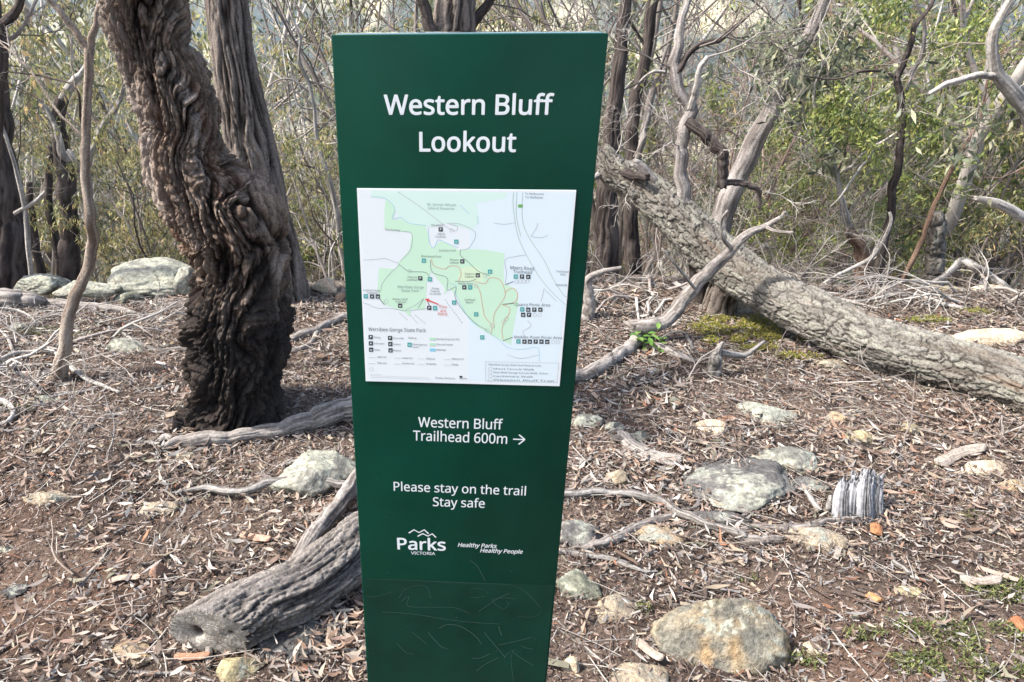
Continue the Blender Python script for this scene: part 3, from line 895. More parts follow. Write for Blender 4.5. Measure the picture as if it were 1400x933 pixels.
# trunks right of the sign
t, b = tree("dark_gum_tree", "blackened upright trunk close to the right edge of the sign", 829, 376, 5.3)
limb("trunk", [(826, 384, 38, 5.3), (829, 340, 32, 5.3), (831, 290, 30, 5.3), (833, 240, 26, 5.3), (836, 180, 22, 5.3), (846, 90, 18, 5.3), (856, 0, 15, 5.3), (860, -60, 14, 5.3)], "dark", t, nu=50, nv=110, seed=7)
add_twigs(t, [P(840, 130, 5.3), P(850, 50, 5.3), P(835, 200, 5.3)], [[1, 0, .5], [1, 0, .6], [.8, -.3, .3]], .8, .006, 6, 4, 35, leafn=1, leafcols=OLIVE)
t, b = tree("dark_gum_tree", "slim black crooked trunk rising behind the fallen tree, near its upper end", 875, 380, 6.0)
limb("trunk", [(868, 395, 22, 6), (862, 300, 19, 6), (862, 220, 17, 6), (866, 165, 16, 6), (871, 128, 15, 6), (880, 90, 15, 6), (887, 58, 14, 6), (890, 20, 15, 6), (893, -10, 15, 6), (898, -70, 13, 6)], "dark", t, nu=30, nv=110, seed=9)
limb("limb", [(868, 235, 14, 5.95), (876, 200, 13, 5.9), (885, 160, 14, 5.9), (891, 128, 11, 5.9), (903, 92, 7, 5.9), (914, 60, 4, 5.9)], "grey", t, nu=14)
limb("limb", [(868, 122, 5, 5.95), (880, 107, 5, 5.9), (894, 98, 6, 5.85), (909, 99, 6, 5.85)], "white", t, nu=12)
limb("limb", [(880, 60, 4, 6), (862, 32, 4, 6), (845, 18, 3, 6), (830, 30, 2, 6)], "dark", t, nu=8)
add_twigs(t, [P(887, 60, 6), P(890, 20, 6), P(862, 32, 6), P(905, 92, 5.9), P(880, 90, 6), P(895, 0, 6)], [[1, 0, .3], [1, 0, .2], [-1, 0, .4], [1, 0, .4], [.8, .2, .6], [1, 0, -.3]], .95, .007, 7, 5, 37)

# fallen leaning tree with lichen bark
t, b = tree("fallen_tree", "big fallen leaning tree with cracked lichen grey bark, propped on two stubs at right", 1270, 500, None, cat="fallen tree")
FT = [(1560, 632, 84, 2.38), (1480, 574, 80, 2.54), (1400, 530, 76, 2.72), (1300, 501, 75, 2.93), (1200, 470, 71, 3.13), (1120, 434, 68, 3.36), (1050, 398, 62, 3.6), (1000, 366, 64, 3.78), (955, 325, 63, 3.93), (910, 283, 55, 4.07), (870, 252, 48, 4.2), (840, 234, 42, 4.28), (822, 210, 30, 4.34)]
Q, R = path_pts(FT)
me, V, info = wood_mesh("trunk", Q, R, "lichen", 160, 600, b, seed=1)
put("trunk", me, M_bark, t)
limb("stub", [(962, 352, 40, 3.95), (958, 385, 30, 3.98), (954, 412, 34, 4.0)], "dark", t, nu=40, nv=40)
limb("stub", [(1006, 372, 46, 3.75), (990, 398, 42, 3.8), (982, 432, 48, 3.85)], "furrow", t, nu=40, nv=40)
limb("root", [(986, 424, 26, 3.86), (960, 428, 20, 3.88), (925, 432, 17, 3.9), (895, 438, 14, 3.9)], "smooth", t, nu=20, nv=40)
limb("limb", [(948, 300, 30, 4.0), (934, 262, 26, 4.02), (930, 225, 25, 4.04), (936, 175, 24, 4.06), (944, 150, 23, 4.08), (930, 125, 21, 4.1), (922, 95, 22, 4.12), (926, 60, 19, 4.14), (934, 20, 14, 4.2), (948, -30, 10, 4.3)], "grey", t, nu=40, nv=130, seed=2)
limb("limb", [(938, 168, 15, 4.05), (955, 178, 15, 4.0), (975, 196, 16, 3.97), (988, 212, 15, 3.95), (989, 235, 14, 3.95), (987, 256, 13, 3.95)], "dark", t, nu=26, nv=60)
limb("limb", [(990, 250, 8, 3.95), (1005, 250, 9, 3.95), (1025, 254, 8, 3.93), (1037, 262, 7, 3.92), (1038, 285, 4, 3.9)], "dark", t, nu=14)
limb("limb", [(944, 150, 13, 4.06), (952, 120, 13, 4.04), (956, 95, 11, 4.02), (968, 78, 9, 4.0)], "white", t, nu=16)
limb("limb", [(926, 100, 9, 4.1), (950, 66, 8, 4.12), (985, 54, 7, 4.15), (1000, 40, 6, 4.2), (1025, 20, 4, 4.2)], "dark", t, nu=12)
limb("limb", [(900, 268, 26, 4.1), (880, 232, 22, 4.12), (866, 222, 15, 4.13)], "grey", t, nu=24)
limb("limb", [(850, 236, 15, 4.2), (868, 240, 12, 4.1), (886, 243, 10, 4.02)], "dark", t, nu=16)
limb("snapped_limb", [(824, 235, 13, 4.3), (812, 243, 10, 4.25), (800, 244, 6, 4.2)], "white", t, nu=14)
add_twigs(t, [P(950, 66, 4.12), P(990, 50, 4.15), P(934, 20, 4.2), P(968, 78, 4), P(922, 95, 4.1), P(1000, 40, 4.2), P(940, 0, 4.2), P(960, 60, 4.15)],
          [[1, .2, .4], [1, 0, -.2], [.7, 0, .6], [1, 0, .3], [-1, .2, .5], [1, .4, .3], [-.5, .2, .8], [1, -.1, -.5]], .62, .0055, 8, 6, 41)
for i_, (q_, d_) in enumerate(((P(1037, 262, 3.92), [1, 0, -.3]), (P(870, 240, 4.1), [-.2, 0, -1]), (P(900, 300, 4.05), [-.3, -.1, -1]), (P(840, 232, 4.28), [-.4, 0, 1]))):
    add_twigs(t, [q_], [d_], .32, .003, 5, 4, 143 + i_, TWW)

add_twigs(t, [P(820, 215, 4.3), P(835, 225, 4.3), P(866, 215, 4.1), P(905, 92, 4.1), P(932, 200, 4.04), P(985, 54, 4.15), P(925, 250, 4.03), P(812, 243, 4.25)],
          [[-.5, .2, 1], [.2, .1, 1], [.3, .2, 1], [-1, 0, .4], [-1, -.1, .3], [1, 0, .9], [1, -.2, .4], [-.4, 0, -1]], .42, .0042, 7, 5, 44, TWW + TWG)
# leaning grey trunk behind
t, b = tree("leaning_gum_tree", "smooth grey trunk leaning to the upper right behind the fallen tree", 975, 365, 5.2)
limb("trunk", [(965, 385, 44, 5.2), (985, 305, 41, 5.2), (1019, 221, 38, 5.2), (1055, 150, 33, 5.2), (1090, 75, 27, 5.2), (1112, 35, 23, 5.2), (1135, -20, 16, 5.2), (1160, -90, 13, 5.2)], "grey", t, nu=50, nv=130, seed=11)
add_twigs(t, [P(1112, 35, 5.2), P(1120, 10, 5.2), P(1135, -20, 5.2), P(1100, 60, 5.2), P(1125, 0, 5.2)], [[.3, -.2, -.8], [1, 0, -.6], [.2, -.3, -1], [.8, 0, -.5], [-.4, 0, -.4]], .7, .005, 7, 4, 45, leafn=9, leafcols=GREYG, LL=.09)

# dark young tree with forked top
t, b = tree("dark_sapling", "thin dark sapling forking high with green sprigs, right of the leaning grey trunk", 1200, 396, 4.6)
limb("trunk", [(1194, 408, 15, 4.6), (1200, 380, 11, 4.6), (1208, 332, 11, 4.6), (1219, 294, 11, 4.6), (1219, 265, 10, 4.6), (1226, 235, 10, 4.6), (1231, 200, 9, 4.6), (1233, 170, 9, 4.6), (1230, 130, 9, 4.6), (1226, 108, 9, 4.6)], "dark", t, nu=18, nv=90)
limb("limb", [(1226, 110, 8, 4.6), (1236, 85, 7, 4.6), (1246, 58, 7, 4.6), (1251, 34, 7, 4.6), (1266, 18, 6, 4.6), (1280, -6, 4, 4.6)], "dark", t, nu=12)
limb("limb", [(1240, 125, 5, 4.6), (1247, 100, 7, 4.65), (1261, 73, 7, 4.65), (1263, 32, 7, 4.65), (1254, 5, 5, 4.65), (1246, -30, 4, 4.65)], "grey", t, nu=12)
limb("limb", [(1224, 106, 5, 4.6), (1210, 98, 4, 4.6), (1190, 97, 4, 4.6), (1172, 99, 4, 4.6), (1152, 107, 3, 4.6), (1128, 108, 3, 4.6), (1098, 104, 2, 4.6)], "dark", t, nu=10)
add_twigs(t, [P(1230, 130, 4.6), P(1233, 170, 4.6), P(1180, 98, 4.6), P(1263, 60, 4.6), P(1140, 107, 4.6), P(1251, 34, 4.6), P(1228, 120, 4.6)], [[.7, -.2, -.2], [-.8, -.2, -.3], [0, -.1, -1], [1, 0, .2], [0, -.1, -1], [-1, 0, .4], [.5, -.5, -.8]], .42, .003, 8, 6, 47, leafn=12, leafcols=GREEN, LL=.042, LW=.006)

t, b = tree("dead_sapling", "pale crooked dead sapling with reddish foot between the leaning trunk and the dark sapling", 1180, 396, 5.0)
limb("trunk", [(1185, 404, 24, 5.0), (1181, 370, 21, 5.0), (1176, 340, 18, 5.0), (1160, 312, 13, 5.0)], "red", t, nu=24, nv=50)
limb("limb", [(1162, 316, 13, 5.0), (1152, 280, 10, 5.0), (1145, 247, 9, 5.0), (1137, 212, 8, 5.0), (1120, 170, 7, 5.0), (1112, 140, 5, 5.0)], "white", t, nu=14)
limb("limb", [(1145, 238, 6, 5.0), (1166, 226, 6, 4.98), (1182, 208, 6, 4.95), (1205, 195, 5, 4.9), (1228, 180, 4, 4.9)], "white", t, nu=10)
limb("limb", [(1195, 205, 5, 4.95), (1178, 228, 5, 4.9), (1162, 250, 4, 4.85), (1150, 268, 3, 4.8), (1135, 283, 2, 4.8)], "white", t, nu=10)
add_twigs(t, [P(1120, 170, 5), P(1137, 212, 5), P(1145, 247, 5), P(1112, 140, 5), P(1130, 190, 5)], [[-1, 0, .5], [-1, 0, .3], [-1, .2, 0], [-.3, 0, 1], [1, .3, .8]], .85, .006, 8, 5, 49, TWW)

lying("bent_dead_limb", "pale curved dead limb sweeping up from the ground to the dark sapling", "dead branch", [(1108, 402, 5, 4.4), (1130, 385, 6, 4.45), (1164, 367, 6, 4.5), (1190, 353, 7, 4.5), (1206, 332, 6, 4.5), (1218, 304, 6, 4.5), (1216, 290, 5, 4.52)], "white", nu=14, nv=80)
t, b = tree("tree_stump", "short upright grey stump in the thicket at right", 1278, 396, 5.1, cat="stump")
limb("trunk", [(1276, 404, 30, 5.1), (1277, 370, 24, 5.1), (1279, 330, 24, 5.1), (1281, 300, 22, 5.1), (1280, 292, 14, 5.1)], "lichen", t, nu=40, nv=60)
t, b = tree("dark_sapling", "long thin reddish stem leaning to the right in front of the grey stump", 1226, 400, 4.4)
limb("trunk", [(1224, 408, 8, 4.4), (1228, 396, 7, 4.4), (1250, 351, 7, 4.4), (1263, 322, 7, 4.4), (1272, 295, 6, 4.4), (1293, 247, 6, 4.4), (1319, 200, 5, 4.4), (1340, 160, 4, 4.4), (1350, 110, 3, 4.4)], "red", t, nu=12, nv=60)
add_twigs(t, [P(1293, 247, 4.4), P(1319, 200, 4.4), P(1340, 160, 4.4)], [[1, 0, .4], [1, 0, .8], [.2, 0, 1]], .55, .0035, 5, 4, 51, [[.2, .12, .09], [.26, .2, .17]])

t, b = tree("white_gum_tree", "thick white barked gum with a broken arm at the upper right edge", 1440, 420, 3.6)
limb("trunk", [(1480, 460, 36, 3.6), (1450, 320, 32, 3.6), (1425, 215, 28, 3.6), (1404, 155, 26, 3.6), (1384, 126, 24, 3.6), (1366, 106, 22, 3.6), (1358, 88, 18, 3.6), (1355, 54, 18, 3.6), (1364, 28, 17, 3.6), (1378, 8, 15, 3.6), (1386, -30, 14, 3.6), (1380, -110, 12, 3.6)], "white", t, nu=40, nv=140)
limb("limb", [(1364, 106, 13, 3.6), (1340, 103, 12, 3.58), (1314, 109, 11, 3.56), (1292, 116, 9, 3.55), (1280, 122, 8, 3.55), (1270, 129, 6, 3.55)], "white", t, nu=20)
add_twigs(t, [P(1366, 112, 3.6), P(1380, 130, 3.6), P(1355, 60, 3.6), P(1400, 160, 3.6)], [[-.5, 0, -1], [-.3, .2, -1], [-1, .4, -.2], [-1, .3, -.3]], .5, .004, 6, 5, 53, TWG, leafn=1, leafcols=GREYG)
lying("snapped_branch", "snapped pale branch end hanging at the right edge", "dead branch", [(1333, 271, 8, 4.1), (1350, 275, 14, 4.1), (1371, 281, 17, 4.1), (1395, 294, 19, 4.1), (1440, 320, 20, 4.1), (1500, 380, 22, 3.9), (1540, 470, 24, 3.6)], "white", nu=18, nv=70)
lying("fallen_branch", "pale fallen branch with an elbow propped up by the grey stump", "dead branch", [(1248, 402, 10, 4.45), (1275, 388, 11, 4.45), (1300, 372, 12, 4.45), (1314, 357, 13, 4.45), (1330, 364, 15, 4.4), (1350, 375, 15, 4.4), (1370, 390, 14, 4.35), (1392, 408, 12, 4.3)], "white", nu=18, nv=70)
lying("fallen_branch", "low bleached branches lying along the far edge of the clearing at right", "dead branch", [(1150, 414, 5, None), (1180, 412, 7, None), (1215, 405, 8, None), (1240, 402, 8, None), (1262, 407, 8, None), (1285, 415, 9, None), (1322, 424, 8, None)], "white", nu=12, nv=60,
      twigs=[[(1262, 407, 5, None), (1290, 404, 4, None), (1325, 408, 3, None)], [(1215, 405, 5, None), (1200, 398, 4, None), (1180, 396, 3, None)]])

# dead curved limb leaning on the fallen tree
lying("dead_limb", "bare dead limb arching over the fallen tree trunk, twigs at its tip", "dead branch",
      [(862, 448, 22, 3.42), (885, 445, 22, 3.42), (912, 437, 21, 3.45), (943, 399, 20, 3.5), (970, 370, 19, 3.5), (1000, 343, 15, 3.5), (1015, 325, 13, 3.5), (1046, 310, 9, 3.5), (1068, 297, 6, 3.5)], "smooth", nu=26, nv=90,
      twigs=[[(1000, 340, 6, 3.5), (988, 325, 5, 3.45), (986, 303, 4, 3.45), (995, 288, 3, 3.4)], [(1046, 310, 5, 3.5), (1060, 316, 4, 3.45), (1085, 318, 3, 3.4)], [(950, 395, 4, 3.45), (930, 370, 4, 3.4), (905, 340, 3, 3.4)], [(1068, 297, 4, 3.5), (1074, 290, 3, 3.5), (1080, 300, 2, 3.5)]])

# ------------------------------------------------------------------ thicket beyond the crest
def thicket():
    K = {}
    K['green1'] = shrub_meshes("green_shrub", 1, 2.6, 5, .018, 15, GREEN, TWG, .8, .066, .0085, 5, 5)
    K['green2'] = shrub_meshes("green_shrub", 2, 2.3, 4, .016, 16, GREEN, TWG, .9, .064, .009, 5, 5)
    K['olive1'] = shrub_meshes("olive_gum", 3, 3.6, 2, .026, 13, OLIVE, TWW, .7, .085, .009, 5, 6, droop=1.3)
    K['olive2'] = shrub_meshes("olive_gum", 4, 3.2, 3, .022, 13, OLIVE, TWG, .8, .085, .009, 5, 6, droop=1.3)
    K['grey1'] = shrub_meshes("grey_gum", 5, 3.4, 2, .026, 13, GREYG, TWW, .8, .08, .009, 5, 6, droop=1.0)
    K['bare1'] = shrub_meshes("bare_shrub", 6, 2.4, 5, .013, 0, None, TWG, 1.0, n1=5, n2=6, n3=3, upb=.03)
    K['bare2'] = shrub_meshes("bare_shrub", 7, 2.6, 6, .015, 0, None, TWW, 1.1, n1=5, n2=6, n3=3, upb=0)
    K['bare3'] = shrub_meshes("bare_shrub", 8, 3.0, 5, .016, 0, None, [[.2, .13, .10], [.26, .19, .16], [.12, .08, .07]], 1.2, n1=5, n2=7, n3=3, upb=-.02)
    K['pole1'] = shrub_meshes("crooked_gum", 11, 6.0, 2, .042, 5, OLIVE, TWW, .45, .085, .009, 5, 4, 0, 1.2, .05, .25)
    K['pole2'] = shrub_meshes("crooked_gum", 12, 6.0, 1, .055, 6, GREYG, TWW, .5, .085, .009, 7, 4, 0, 1.2, .05, .25)
    K['pole3'] = shrub_meshes("crooked_gum", 13, 5.5, 3, .036, 4, OLIVE, [[.11, .09, .08], [.20, .17, .15]], .5, .085, .009, 5, 4, 0, 1.2, .05, .25)
    names = dict(pole=("crooked_gum_tree", "tree"), green=("green_shrub", "shrub"), olive=("gum_sapling", "tree"), grey=("grey_gum", "tree"), bare=("bare_shrub", "shrub"))
    grp = dict(pole=("slender crooked gum with thin bare trunk rising through the thicket", "slender crooked gums in the thicket"),
               green=("bright green leafy shrub in the thicket behind the clearing", "bright green shrubs behind the clearing"),
               olive=("olive brown drooping gum sapling standing beyond the edge of the clearing", "olive gum saplings beyond the clearing"),
               grey=("grey green gum with pale branches on the slope behind the clearing", "grey green gums on the slope"),
               bare=("bare twiggy grey brown shrub tangled in the thicket behind the clearing", "bare twiggy shrubs in the thicket"))
    def shrub(kind, px, Y, s=1.0, rz=0, label=None):
        d = ray(px, 380)
        x = d[0] / d[1] * Y
        z = float(HT(x, Y))
        fam = kind[:-1]
        nm, cat = names[fam]
        o = empty(nm, (x, Y, z), label or grp[fam][0], cat, None if label else grp[fam][1], rz)
        o.scale = (s, s, s)
        bm, lm = K[kind]
        put("stems", bm, None, o)
        if lm: put("foliage", lm, None, o)
        return o
    # ones that can be pointed to
    shrub('green1', 1010, 7.0, .8, 1.0, "dense bright green shrub framed between the fallen tree and the leaning grey trunk")
    shrub('green2', 1150, 6.6, 1.05, 2.0, "large bright green shrub filling the upper right behind the forked dark sapling")
    shrub('green1', 1245, 7.6, 1.15, 4.0, "tall green shrub behind the broken arm of the white gum")
    shrub('green2', 1095, 5.7, .55, 0.3, "low green bush behind the fallen tree, under the leaning grey trunk")
    shrub('olive1', 190, 9.0, .85, 0.4, "olive gum whose foliage shows between the pale sapling and the twisted gum")
    shrub('bare3', 1000, 6.2, 1.0, 0.7, "reddish brown bare thicket hanging above the fallen tree")
    shrub('bare1', 1135, 5.9, .72, 1.9, "fan shaped bare shrub with upright purple brown twigs right of the leaning trunk")
    shrub('bare2', 1075, 5.4, .4, 2.9, "low grey tangle of fine twigs under the leaning grey trunk")
    for i, (kd, px, Y, s_, lb) in enumerate((
            ('green2', 960, 7.6, 1.25, "yellow green shrub rising between the slim black trunk and the leaning grey trunk"),
            ('green1', 1060, 8.2, 1.5, "tall yellow green shrub crown behind the top of the leaning grey trunk"),
            ('green2', 1190, 7.4, 1.35, "broad leafy green shrub behind the forked top of the dark sapling"),
            ('green1', 1310, 8.4, 1.5, "green shrub crown at the upper right above the white arm"),
            ('green1', 1390, 6.8, 1.0, "dull green shrub at the right edge behind the white gum trunk"),
            ('olive2', 1340, 6.3, .7, "low olive shrub behind the elbowed fallen branch at right"),
            ('olive1', 40, 8.5, 1.35, "olive crown behind the trunks at the left edge"),
            ('olive2', 215, 7.2, .8, "yellowish olive bush low between the forked sapling and the twisted gum"),
            ('green2', 440, 7.5, .95, "soft yellow green bush between the dark trunk and the left edge of the sign"),
            ('olive1', 150, 11.0, 1.7, "tall olive gum crown behind the fork of the pale sapling"),
            ('olive2', 420, 10.0, 1.6, "tall olive gum crown left of the top corner of the sign"),
            ('olive1', 560, 9.0, 1.4, "olive foliage above the top edge of the sign on the left"),
            ('grey1', 720, 9.5, 1.5, "grey green foliage above the top edge of the sign on the right"))):
        shrub(kd, px, Y, s_, i * 1.7, lb)
    rng = np.random.default_rng(77)
    spots = []
    for i in range(66):
        Y = 5.6 + 17 * rng.random() ** 1.35
        px = rng.uniform(-140, 1540)
        spots.append((px, Y))
    kinds_l = ['olive1', 'olive2', 'grey1', 'olive1', 'olive2', 'bare2', 'olive1', 'grey1', 'olive2']
    kinds_r = ['bare1', 'olive2', 'grey1', 'green1', 'olive1', 'bare3', 'green2', 'olive2', 'green1', 'grey1']
    HB = dict(green1=2.6, green2=2.3, olive1=3.6, olive2=3.2, grey1=3.4, bare1=2.4, bare2=2.6, bare3=3.0)
    for i in range(24):
        Y = rng.uniform(6.0, 15); px = rng.uniform(-60, 1460)
        shrub(['pole1', 'pole2', 'pole3'][i % 3], px, Y, rng.uniform(.8, 1.3) * (.75 + .04 * Y), rng.uniform(0, 6.28))
    for i, (px, Y) in enumerate(spots):
        ks = kinds_l if px < 760 else kinds_r
        k = ks[i % len(ks)]
        top = rng.uniform(-40, 260)
        d = ray(px, top); zt = CAM_H + d[2] / d[1] * Y
        need = zt - float(HT(d[0] / d[1] * Y, Y))
        s = float(np.clip(need / (HB[k] * .95), .45, 2.6))
        if Y < 7: s *= .8
        shrub(k, px, Y, s, rng.uniform(0, 6.28))
    r3 = np.random.default_rng(9)  # unseen trees behind the camera, added to darken what the sign reflects
    for (x, y, k, s) in ((-2.6, -3.4, 'olive1', 1.3), (-.6, -4.6, 'olive2', 1.5), (1.7, -3.8, 'grey1', 1.3), (3.4, -5.6, 'olive1', 1.6), (.6, -7.0, 'grey1', 1.9), (-4.2, -6.0, 'olive2', 1.8)):
        o = empty("gum_tree", (x, y, float(HT(x, y))), "unseen gum tree behind the camera, added to be mirrored in the sign", "tree", "unseen gum trees behind the camera", float(r3.uniform(0, 6)))
        o.scale = (s, s, s)
        bm, lm = K[k]
        put("stems", bm, None, o); put("foliage", lm, None, o)
thicket()

def far_wood():
    """the wooded slopes that read as one mass"""
    rng = np.random.default_rng(5)
    acc = Acc()
    pal = np.array(OLIVE + GREYG + [[.20, .17, .12], [.16, .13, .11], [.09, .11, .05]])
    for (y0, y1, nt, nl, ls) in ((18, 45, 200, 620, .15), (45, 120, 380, 170, .36), (120, 620, 3600, 32, 1.15)):
        Y = y0 + (y1 - y0) * rng.random(nt) ** 0.8
        X = rng.uniform(-1, 1, nt) * Y * .85 + .13 * Y
        if y0 >= 120:
            kp = fbm(X / 45, Y / 60, 0 * X + 1, 5) < .22
            X, Y = X[kp], Y[kp]; nt = len(X)
        Z = HT(X, Y)
        h = rng.uniform(5.0, 10.5, nt)
        n = nt * nl
        ti = np.repeat(np.arange(nt), nl)
        # every crown is a handful of clumps
        cl = rng.normal(0, 1, (nt, 7, 3)) * np.array([.30, .30, .20])
        ci = rng.integers(0, 7, n)
        off = cl[ti, ci] + rng.normal(0, .11, (n, 3))
        S = np.stack([X[ti] + off[:, 0] * h[ti], Y[ti] + off[:, 1] * h[ti], Z[ti] + h[ti] * (.62 + off[:, 2])], 1)
        D = rng.normal(size=(n, 3)); D /= np.linalg.norm(D, axis=1)[:, None]
        N = rand_perp(rng, D)
        l = (ls * rng.uniform(.5, 1.2, n))[:, None]
        V = np.stack([S, S + D * l * .5 + N * l * .3, S + D * l, S + D * l * .5 - N * l * .3], 1).reshape(-1, 3)
        F = (np.arange(n) * 4)[:, None] + np.array([0, 1, 2, 3])
        c = pal[rng.integers(0, len(pal), nt)][ti] * rng.uniform(.7, 1.3, (n, 1))
        acc.add(V, F, np.repeat(c, 4, 0))
        if y1 < 130:
            k = 5
            t_ = np.linspace(0, 1, k)
            p = np.zeros((nt * 3, k, 3)); j = np.repeat(np.arange(nt), 3)
            p[:, :, 0] = X[j][:, None] + t_ * rng.normal(0, .16, (nt * 3, 1)) * h[j][:, None] + rng.normal(0, .06, (nt * 3, k))
            p[:, :, 1] = Y[j][:, None] + t_ * rng.normal(0, .16, (nt * 3, 1)) * h[j][:, None]
            p[:, :, 2] = Z[j][:, None] + t_ * h[j][:, None] * .9
            r = (h[j][:, None] * .013) * (1 - .75 * t_)[None]
            V, F = batch_tubes(p, r, 4)
            tc = np.array(TWW + TWG)[rng.integers(0, 6, nt * 3)]
            acc.add(V, F, np.repeat(tc, k * 4, 0))
    o = put("far_woodland", acc.mesh("far_woodland"), M_leaf)
    tag(o, "olive grey gum woodland covering the slopes and valley far behind", "woodland", kind="stuff")
far_wood()
# ------------------------------------------------------------------ rocks
_ico = {}
def ico(level):
    if level not in _ico:
        bm = bmesh.new(); bmesh.ops.create_icosphere(bm, subdivisions=level, radius=1)
        V = np.array([v.co[:] for v in bm.verts]); F = np.array([[v.index for v in f.verts] for f in bm.faces]); bm.free()
        _ico[level] = (V / np.linalg.norm(V, axis=1)[:, None], F)
    return _ico[level]

def rock_cols(style, V, nrm_z, seed):
    x, y, z = V.T * 1.0
    sc = 1.0 / max(np.ptp(x), .05)
    n = fbm(x * 14 + seed, y * 14, z * 14, 4)
    big = fbm(x * sc * 2.2 + seed, y * sc * 2.2, z * sc * 2.2, 4)
    fine = fbm(x * 50 + seed, y * 50, z * 50, 2)
    PAL = dict(orange=([.38, .28, .175], [.30, .235, .175], .1), tan=([.38, .31, .22], [.27, .23, .18], .15), yellow=([.40, .34, .20], [.32, .27, .18], .35),
               cream=([.60, .52, .38], [.50, .38, .27], .0), lichen=([.20, .195, .17], [.30, .27, .21], 1.0), grey=([.115, .11, .105], [.20, .19, .17], .45),
               dark=([.055, .055, .055], [.11, .105, .10], .08), green=([.20, .20, .15], [.13, .14, .11], .6), red=([.33, .19, .13], [.26, .17, .13], 0), streak=([.19, .18, .15], [.31, .25, .165], .5))
    a, b, li = PAL[style]
    c = mix(a, b, sstep(-.5, .6, big * .8 + .7 * n))
    if style == 'streak':
        c = mix(c, [.33, .225, .12], sstep(0.15, .6, fbm(x * 9 + seed + 5, y * 9, z * 5, 3)) * sstep(.2, -.1, V[:, 2] - np.percentile(V[:, 2], 75)))
    if li > 0:
        f1, f2, cid = worley(x * 26 + 40 + n * .5, y * 26 + 40, z * 26 + 40 + n * .5)
        m_ = sstep(.62 - .75 * li, .78 - .62 * li, big * .7 + .55 * fine + .45 * n + .3 * (cid - .5) + .22 * nrm_z)
        lc = mix([.405, .40, .315], [.25, .255, .215], sstep(-.2, .3, n))
        c = mix(c, lc, m_ * .92)
    return c * np.clip(1 + .28 * fine[:, None] + .2 * n[:, None], .4, 1.6)

def rock(label, x0, x1, ytop, ybot, style, seed, cat="rock", Y=None, level=4, bury=.5, group=None, topflat=.0, depth=None):
    cx = (x0 + x1) / 2
    g = G(cx, ybot) if Y is None else P(cx, ybot, Y)
    zd = zdepth(g)
    w = (1.0 if style == 'streak' else 1.12) * (x1 - x0) * zd / F_PX; h = (ybot - ytop) * zd / F_PX
    ang = math.atan2(CAM_H - g[2], g[1]); sa, ca = math.sin(ang), math.cos(ang)
    dep = depth * w if depth else min(.8 * w, 1.25 * h)
    hg = max((h - dep * sa * .8) / ca, .16 * w, .012)
    rng = np.random.default_rng(seed)
    D, F = ico(level)
    npl = 9 if style in ('streak', 'orange', 'yellow') else 13
    PN = rng.normal(size=(npl, 3)); PN /= np.linalg.norm(PN, axis=1)[:, None]
    PD = rng.uniform(.62, 1.0, npl)
    dots = np.maximum(D @ PN.T, 1e-3)
    ratio = PD[None] / dots
    r = -np.log(np.exp(-55 * np.minimum(ratio, 3)).sum(1)) / 55
    r = np.clip(r, .3, 1.3)
    V = D * r[:, None]
    V = V * (1 + .05 * fbm(V[:, 0] * 2.2 + seed, V[:, 1] * 2.2, V[:, 2] * 2.2, 3) + .06 * fbm(V[:, 0] * 5 + seed, V[:, 1] * 5, V[:, 2] * 5, 4))[:, None]
    if style in ('streak', 'grey'):
        cr_ = np.abs(perlin(V[:, 0] * 1.6 + seed, V[:, 1] * 1.6, V[:, 2] * .5))
        V = V * (1 - .05 * sstep(.08, .0, cr_))[:, None]
    lo, hi = V.min(0), V.max(0)
    V = (V - (lo + hi) / 2) / (hi - lo)                 # -0.5 .. 0.5
    tot = hg * (1 + bury)
    V[:, :2] *= (1.15 - (.95 if style == 'streak' else .6) * np.clip(V[:, 2:3] + .12, 0, 1))
    V[:, :2] /= np.ptp(V[:, :2], axis=0)
    V = V * np.array([w, dep, tot])
    V[:, 2] += tot / 2 - hg * bury
    C = rock_cols(style, V, D[:, 2], seed)
    gz = float(HT(g[0], g[1] + dep / 2)) if Y is None else float(g[2])
    me = new_mesh("rock", V, F, C, smooth=False if level <= 3 else True)
    o = put("boulder" if w > .45 else "rock", me, M_rock, None, (g[0], g[1] + dep / 2, gz))
    return tag(o, label, cat, group)

